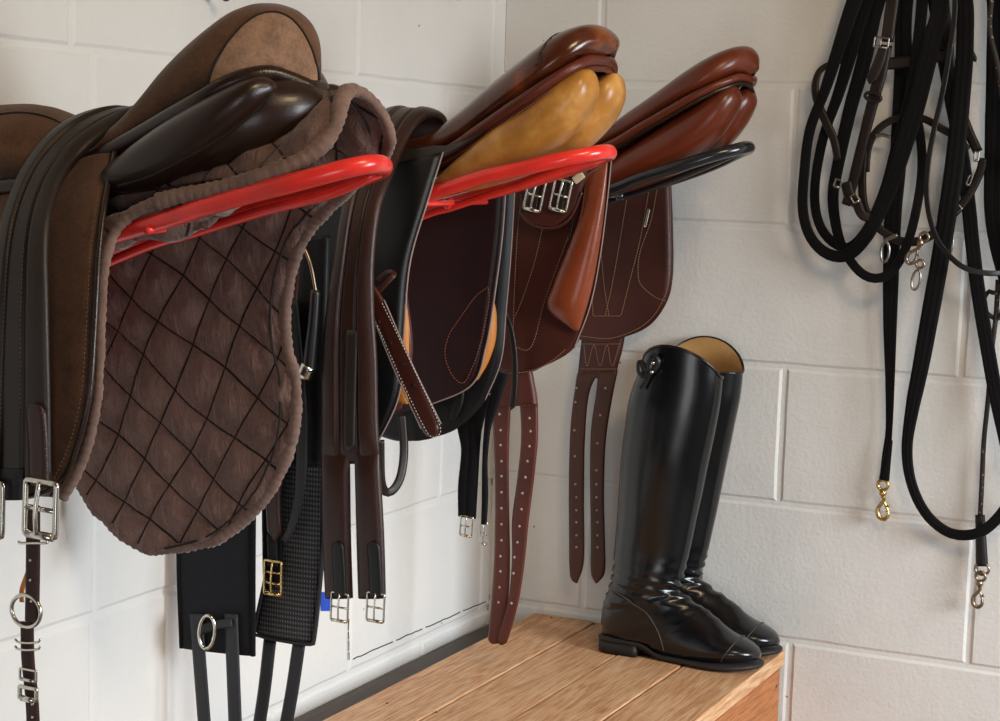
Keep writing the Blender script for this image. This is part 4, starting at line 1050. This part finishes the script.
    for px, py in sm_:
        q = W((px, py)); best = min((p for r in R[30:70] for p in r if (p.y - yc) * sd > 0), key=lambda p: (p.x - q.x) ** 2 + (p.z - q.z) ** 2); pts.append(best + Vector((0, sd * .0008, 0)))
    put('counter_seam', *tube(pts, .0009, n=6, res=50), MT['seamdk'], t)
    bs = [R[i][n // 2] + Vector((-.0008, 0, 0)) for i in range(3, 46)]
    put('back_seam', *tube(bs, .0018, n=6, res=80), MT['boot'], t)
    return t, R
b1, Rb = boot('riding_boot', 'front tall black leather riding boot standing on the chest, bow at its back edge', -.152, 0, False)
m = MB()
c = atY(648, 366, -.165)
m.add(tube(PX([(650, 370), (644, 366), (640, 363), (640, 372), (645, 375), (650, 370)], -.198), .0056, n=8, res=40))
m.add(tube(PX([(650, 370), (650, 362), (654, 357), (658, 361), (655, 368), (650, 371)], -.200), .0056, n=8, res=40))
m.add(tube(PX([(652, 372), (645, 382), (640, 388)], -.198), .003, n=8, res=12))
m.put('bow', MT['rubber'], b1)
for p in ((653, 363), (652, 372)): put('snap', *ball(atY(*p, -.207), .0030, 10), MT['nickel'], b1)
b2, Rb2 = boot('riding_boot', 'rear tall black riding boot by the wall, tan lining visible at its top', -.054, 0, True)
# ================================================================== TACK HANGING ON THE BACK WALL
D = lambda d: -d
def rein(name, label, pts, w, d, mat='rein', cat_='rein', group=None, th=.003, prof=None, **k):
    P = [(p[0], p[1], -(p[2] if len(p) > 2 else d)) for p in pts]
    o = put(name, *ribbon(P, w, th, prof=prof or ribp(3, .35), nu=12, **k), MT[mat])
    tag(o, label, cat_, group); return o
HK = (925, -75)
rein('web_rein', 'leftmost black webbing rein looping low to the left on the back wall', [HK + (.05,), (868, -28, .055), (853, 5, .06), (838, 50, .06), (825, 90, .055), (810, 130, .05), (804, 175, .045), (803, 212, .04), (811, 238, .045), (828, 254, .05), (848, 255, .055), (865, 238, .06), (878, 214, .062), (893, 178, .066), (904, 145, .07), (915, 110, .07), (924, 75, .07), (932, 40, .07), (940, 0, .065), HK + (.06,)], [.028, .026, .025, .021, .017, .0165, .0165, .017, .019, .023, .027, .028, .028, .028, .028, .028], .05)
rein('web_rein', 'black webbing rein in a tight loop just inside the leftmost one', [(915, -70, .04), (881, -28, .05), (864, 5, .05), (850, 55, .05), (838, 95, .045), (824, 135, .04), (816, 175, .035), (815, 205, .03), (821, 228, .03), (834, 243, .035), (850, 247, .04), (868, 228, .045), (885, 190, .05), (896, 150, .052), (908, 105, .052), (916, 60, .052), (922, 5, .05), (925, -65, .045)], [.028, .026, .024, .020, .016, .0155, .0155, .0155, .017, .018, .018, .018, .018, .018], .05)
rein('web_rein', 'black webbing rein with a deep loop passing behind the silver clip', [(910, -65, .03), (890, -28, .035), (876, 5, .04), (864, 60, .04), (850, 110, .035), (838, 165, .03), (833, 200, .028), (839, 238, .035), (852, 263, .062), (868, 277, .068), (886, 276, .07), (900, 260, .07), (911, 232, .07), (919, 195, .06), (922, 165, .045), (920, 135, .03), (912, 90, .028), (907, 40, .028), (908, -5, .03), (915, -65, .03)], [.028, .026, .024, .021, .018, .015, .0145, .0145, .0145, .0145, .0145, .0145], .05)
rn = thing('lead_rein', 'long black webbing rein ending in a brass clip', 'rein', (.66, -.03, 1.1))
pts = [(918, -70, .02), (905, 0, .02), (902, 80, .018), (898, 160, .018), (893, 215, .022), (891, 270, .022), (890, 330, .02), (890, 380, .02), (889, 430, .02), (886, 455, .02), (884, 478, .02)]
put('webbing', *ribbon([(a, b, -c) for a, b, c in pts], [.026, .026, .026, .026, .026, .027, .027, .025, .021, .015, .011, .014], .003, prof=ribp(3, .35), nu=12), MT['rein'], rn)
put('stitched_end', *ribbon([(890, 440, -.023), (887, 460, -.024), (884, 480, -.023)], [.009, .013, .017], .006, prof=padp), MT['rein'], rn)
def clip(c, s, mat, parent, ang=0):
    """swivel trigger clip hanging from c, s metres long"""
    c = Vector(c); rot = Matrix.Rotation(ang, 3, 'Y')
    W = lambda x, z, y=0: c + rot @ Vector((x * s, y * s, z * s))
    cl = put('clip_eye', *tube([W(.13 * math.cos(a * PI / 8), -.10 + .13 * math.sin(a * PI / 8)) for a in range(17)], .045 * s, n=8, res=33, closed=True), MT[mat], parent)
    put('clip_swivel', *tube([W(0, -.22), W(0, -.30), W(0, -.33), W(0, -.40)], [.07 * s, .10 * s, .10 * s, .06 * s], n=12, res=12), MT[mat], cl)
    put('clip_hook', *tube([W(0, -.36), W(.02, -.48), W(-.05, -.60), W(-.13, -.74), W(-.10, -.92), W(.04, -.98), W(.13, -.88), W(.12, -.76)], [.065 * s, .05 * s, .05 * s, .06 * s, .065 * s, .06 * s, .05 * s, .045 * s], n=10, res=40), MT[mat], cl)
    put('clip_gate', *tube([W(.13, -.78), W(.08, -.64), W(.03, -.52)], .035 * s, n=8, res=10), MT[mat], cl)
    put('clip_thumb', *tube([W(.06, -.66), W(.17, -.62)], .04 * s, n=8, res=4), MT[mat], cl)
clip(atY(883, 481, -.022), .062, 'brass', rn, ang=-.05)
# double rein e with the large low loop, joined to f
rein('web_rein', 'long thick black webbing rein forming the largest low loop at right', [(935, -70, .05), (962, -10, .055), (965, 40, .055), (961, 100, .055), (955, 160, .06), (948, 210, .06), (940, 260, .055), (931, 310, .05), (921, 365, .045), (912, 410, .04), (907, 450, .035), (912, 485, .035), (927, 515, .035), (950, 533, .035), (975, 534, .04), (993, 523, .04), (1010, 500, .04), (1024, 460, .04)], [.024, .026, .026, .027, .028, .029, .029, .028, .028, .027, .024, .018, .0165, .0165, .0165, .0165, .017], .05, th=.005)
rein('web_rein', 'black webbing rein crossing diagonally down towards the lower right', [(925, -65, .035), (932, -10, .04), (940, 40, .04), (950, 95, .04), (961, 150, .04), (968, 200, .035), (972, 240, .035), (978, 290, .035), (987, 345, .035), (996, 395, .035), (1006, 440, .038), (1024, 520, .038)], [.017, .017, .018, .020, .022, .022, .022, .022, .022, .022, .02], .05)
rein('leather_rein', 'thin smooth black leather rein curving in front of the webbing reins', [(945, -65, .07), (955, 0, .075), (949, 55, .078), (942, 95, .08), (934, 130, .08), (928, 165, .08), (927, 200, .08), (934, 232, .08), (946, 252, .08), (963, 267, .08), (985, 273, .075), (1006, 271, .06), (1030, 255, .04)], .0085, .05, mat='reinlea', prof=flatp)
rein('web_rein', 'black strap running straight down along the right edge of the picture', [(975, -70, .03), (993, -10, .03), (995, 60, .03), (993, 140, .03), (991, 200, .03), (995, 240, .035), (1004, 275, .035), (1014, 310, .035)], [.02, .022, .026, .026, .022, .02, .02], .05)
rein('web_rein', 'second black strap right of the straight one at the picture edge', [(985, -70, .05), (1004, -10, .05), (1008, 60, .05), (1006, 140, .05), (1004, 220, .05), (1014, 300, .04)], .020, .05)
# cord with snap
co = thing('lead_rope', 'speckled black cord with a sleeve and bronze snap hook at lower right', 'lead rope', (.86, -.03, 1.0))
def cordmat():
    m, nt, b = newmat('speckled_cord'); tc = N(nt, 'ShaderNodeTexCoord')
    v = N(nt, 'ShaderNodeTexVoronoi', Scale=150.0); nt.links.new(tc.outputs['Object'], v.inputs['Vector'])
    nt.links.new(ramp(nt, v.outputs['Distance'], [(.16, (.28, .20, .12)), (.26, (.02, .014, .012))]), b.inputs['Base Color']); b.inputs['Roughness'].default_value = .7
    bp = N(nt, 'ShaderNodeBump', Strength=.6, Distance=.002); nt.links.new(v.outputs['Distance'], bp.inputs['Height']); nt.links.new(bp.outputs[0], b.inputs['Normal']); return m
MT['cord'] = cordmat()
put('cord', *tube([P3(p) for p in [(990, -70, -.04), (992, -8, -.065), (990, 30, -.07), (1000, 80, -.07), (1012, 200, -.03), (1000, 285, -.03), (988, 292, -.022), (983, 304, -.02), (988, 314, -.02), (999, 318, -.022), (1003, 300, -.03), (998, 280, -.03)]], .0036, n=10, res=120), MT['cord'], co)
put('cord', *tube([P3(p) for p in [(998, 280, -.03), (996, 315, -.022), (992, 350, -.02), (988, 400, -.02), (984, 440, -.02), (982, 480, -.02), (980, 520, -.02)]], .0038, n=10, res=80), MT['cord'], co)
put('sleeve', *ribbon([(980, 515, -.02), (981, 540, -.02), (982, 566, -.02)], [.015, .017, .019], .008, prof=padp), MT['reinlea'], co)
put('swivel_loop', *ringv(atY(982, 569, -.021), .0105, .009, .0022), MT['bronze'], co)
clip(atY(981, 573, -.023), .055, 'bronze', co, ang=.06)

# bridle
br = thing('bridle', 'dark brown bridle with browband and noseband hanging behind the black reins', 'bridle', (.7, -.04, 1.45))
def bs(name, pts, w, mat='bridle', th=.0035, **k): return put(name, *ribbon([(a, b, -c) for a, b, c in pts], w, th, **k), MT[mat], br)
bs('headpiece', [(905, -60, .05), (896, -20, .06), (890, 20, .068), (887, 42, .07)], .020)
bs('cheekpiece', [(886, 45, .072), (880, 75, .074), (872, 105, .072), (862, 145, .066), (853, 182, .055), (846, 205, .05)], [.020, .020, .018, .017, .017, .015])
bs('cheek_billet', [(884, 46, .080), (878, 65, .081), (869, 84, .081)], [.015, .018, .018], ends='point')
put('keeper', *ringv(atY(873, 97, -.078), .0125, .006, .0028, ang=.25), MT['bridle'], br)
buckle(atY(882, 38, -.082), .0215, .014, .1, br, mat='dimnickel', r=.0014, bars=1)
bs('browband', [(885, 64, .045), (905, 62, .042), (930, 57, .042), (950, 56, .042)], .0190)
bs('strap_tip', [(963, 36, .03), (968, 47, .03), (976, 62, .03)], [.009, .0095, .009], ends='point')
bs('throat_lash', [(845, 60, .04), (830, 64, .040), (819, 72, .042), (815, 88, .045), (819, 106, .048), (827, 124, .05), (834, 140, .05), (838, 160, .045)], [.009, .009, .011, .013, .014, .014, .013, .012])
bs('cheekpiece', [(935, -40, .03), (945, 10, .05), (950, 60, .032), (958, 100, .03), (968, 130, .03), (978, 152, .03)], .015)
bs('noseband', [(866, 172, .03), (868, 150, .03), (875, 133, .03), (888, 122, .028), (905, 117, .028), (924, 119, .028), (942, 129, .028), (957, 138, .028), (968, 150, .03)], .0115)
bs('noseband', [(864, 150, .035), (862, 180, .04), (864, 205, .045), (872, 222, .05), (890, 236, .05), (905, 242, .05), (922, 240, .05), (938, 230, .045), (955, 212, .04), (968, 196, .038), (980, 172, .035), (983, 158, .035)], .0135)
bs('chin_tab', [(846, 182, .058), (850, 196, .06), (858, 204, .06)], .018)
bs('chin_tab', [(856, 200, .062), (862, 214, .062), (872, 218, .06)], .016)
for p, w, h, a in (((839, 180), .010, .011, .3), ((853, 195), .010, .012, -.6), ((977, 152), .006, .013, .05), ((971, 176), .005, .014, .3), ((960, 207), .008, .018, .8), ((940, 14), .007, .028, .25), ((953, 36), .006, .010, 0)):
    buckle(atY(p[0], p[1], -.072 if p[0] < 900 else -.05), w, h, a, br, mat='dimnickel', r=.0014, bars=1, prong=False)
put('rosette_bar', *tube(PX([(876, 136), (882, 135), (890, 137)], -.04), .0028, n=8), MT['dimnickel'], br)
put('square_ring', *ringv(atY(885, 252, -.08), .0065, .0150, .0021, ang=.05), MT['dimnickel'], br)
put('ring_shank', *tube(PX([(897, 235), (890, 238), (884, 241)], -.078), .0030, n=8), MT['dimnickel'], br)
clip(atY(926, 234, -.084), .052, 'bronze', br, ang=.5)
put('small_ring', *ringv(atY(920, 264, -.082), .0060, .0060, .0022), MT['bronze'], br)
put('long_ring', *ringv(atY(916, 280, -.082), .0062, .0150, .0020, ang=.15), MT['dimnickel'], br)
put('long_ring', *ringv(atY(950, 246, -.045), .0045, .0130, .0012, ang=.1), MT['dimnickel'], br)
# hooks the tack hangs on, just above
hk = thing('bridle_hook', 'black iron bridle hook on the back wall above the reins', 'hook', (atY(932, -80, 0).x, 0, 1.86))
hx = hk.location.x; hz = atY(932, -72, -.05).z
put('hook_arm', *tube([Vector((hx, -.002, hz - .03)), Vector((hx, -.05, hz - .012)), Vector((hx, -.085, hz - .012)), Vector((hx, -.10, hz + .02))], .007, n=10), MT['blackpaint'], hk)
put('hook_saddle', *tube([Vector((hx - .075, -.045, hz - .05)), Vector((hx - .04, -.045, hz - .014)), Vector((hx, -.045, hz - .004)), Vector((hx + .05, -.045, hz - .014)), Vector((hx + .09, -.045, hz - .05))], .009, n=10, ry=.035), MT['blackpaint'], hk)
bevel(put('hook_plate', *box((hx - .02, -.006, hz - .07), (hx + .02, -.0005, hz + .05)), MT['blackpaint'], hk, smooth=False), .002)

# ================================================================== LIGHT
def area(name, loc, target, sx, sy, power, col):
    l = bpy.data.lights.new(name, 'AREA'); l.shape = 'RECTANGLE'; l.size = sx; l.size_y = sy; l.energy = power; l.color = col
    o = bpy.data.objects.new(name, l); COL.objects.link(o); o.location = loc
    o.rotation_euler = (Vector(target) - Vector(loc)).to_track_quat('-Z', 'Y').to_euler(); return o
def spread(o, deg): o.data.spread = math.radians(deg)
spread(area('side_window_daylight', (3.1, -1.15, 1.60), (.0, -.50, .08), 1.1, .9, 24.5, (.90, .96, 1.0)), 82)
spread(area('low_front_fill', (1.9, -4.3, .75), (.6, 0, .35), 1.0, 1.3, 4.5, (.97, .98, 1.0)), 90)  # unseen fill light, added low on the camera side for the lower back wall
area('room_lamp', (1.6, -1.7, 2.5), (.5, -.3, 1.4), .5, .4, 14.5, (1.0, .75, .47))
w = bpy.data.worlds.new('world'); S.world = w; w.use_nodes = True
bg = w.node_tree.nodes['Background']; bg.inputs[0].default_value = (1.0, .93, .84, 1); bg.inputs[1].default_value = .06
S.view_settings.view_transform = 'Standard'; S.view_settings.look = 'None'; S.view_settings.gamma = 1; S.view_settings.exposure = 0
S.view_settings.use_curve_mapping = False
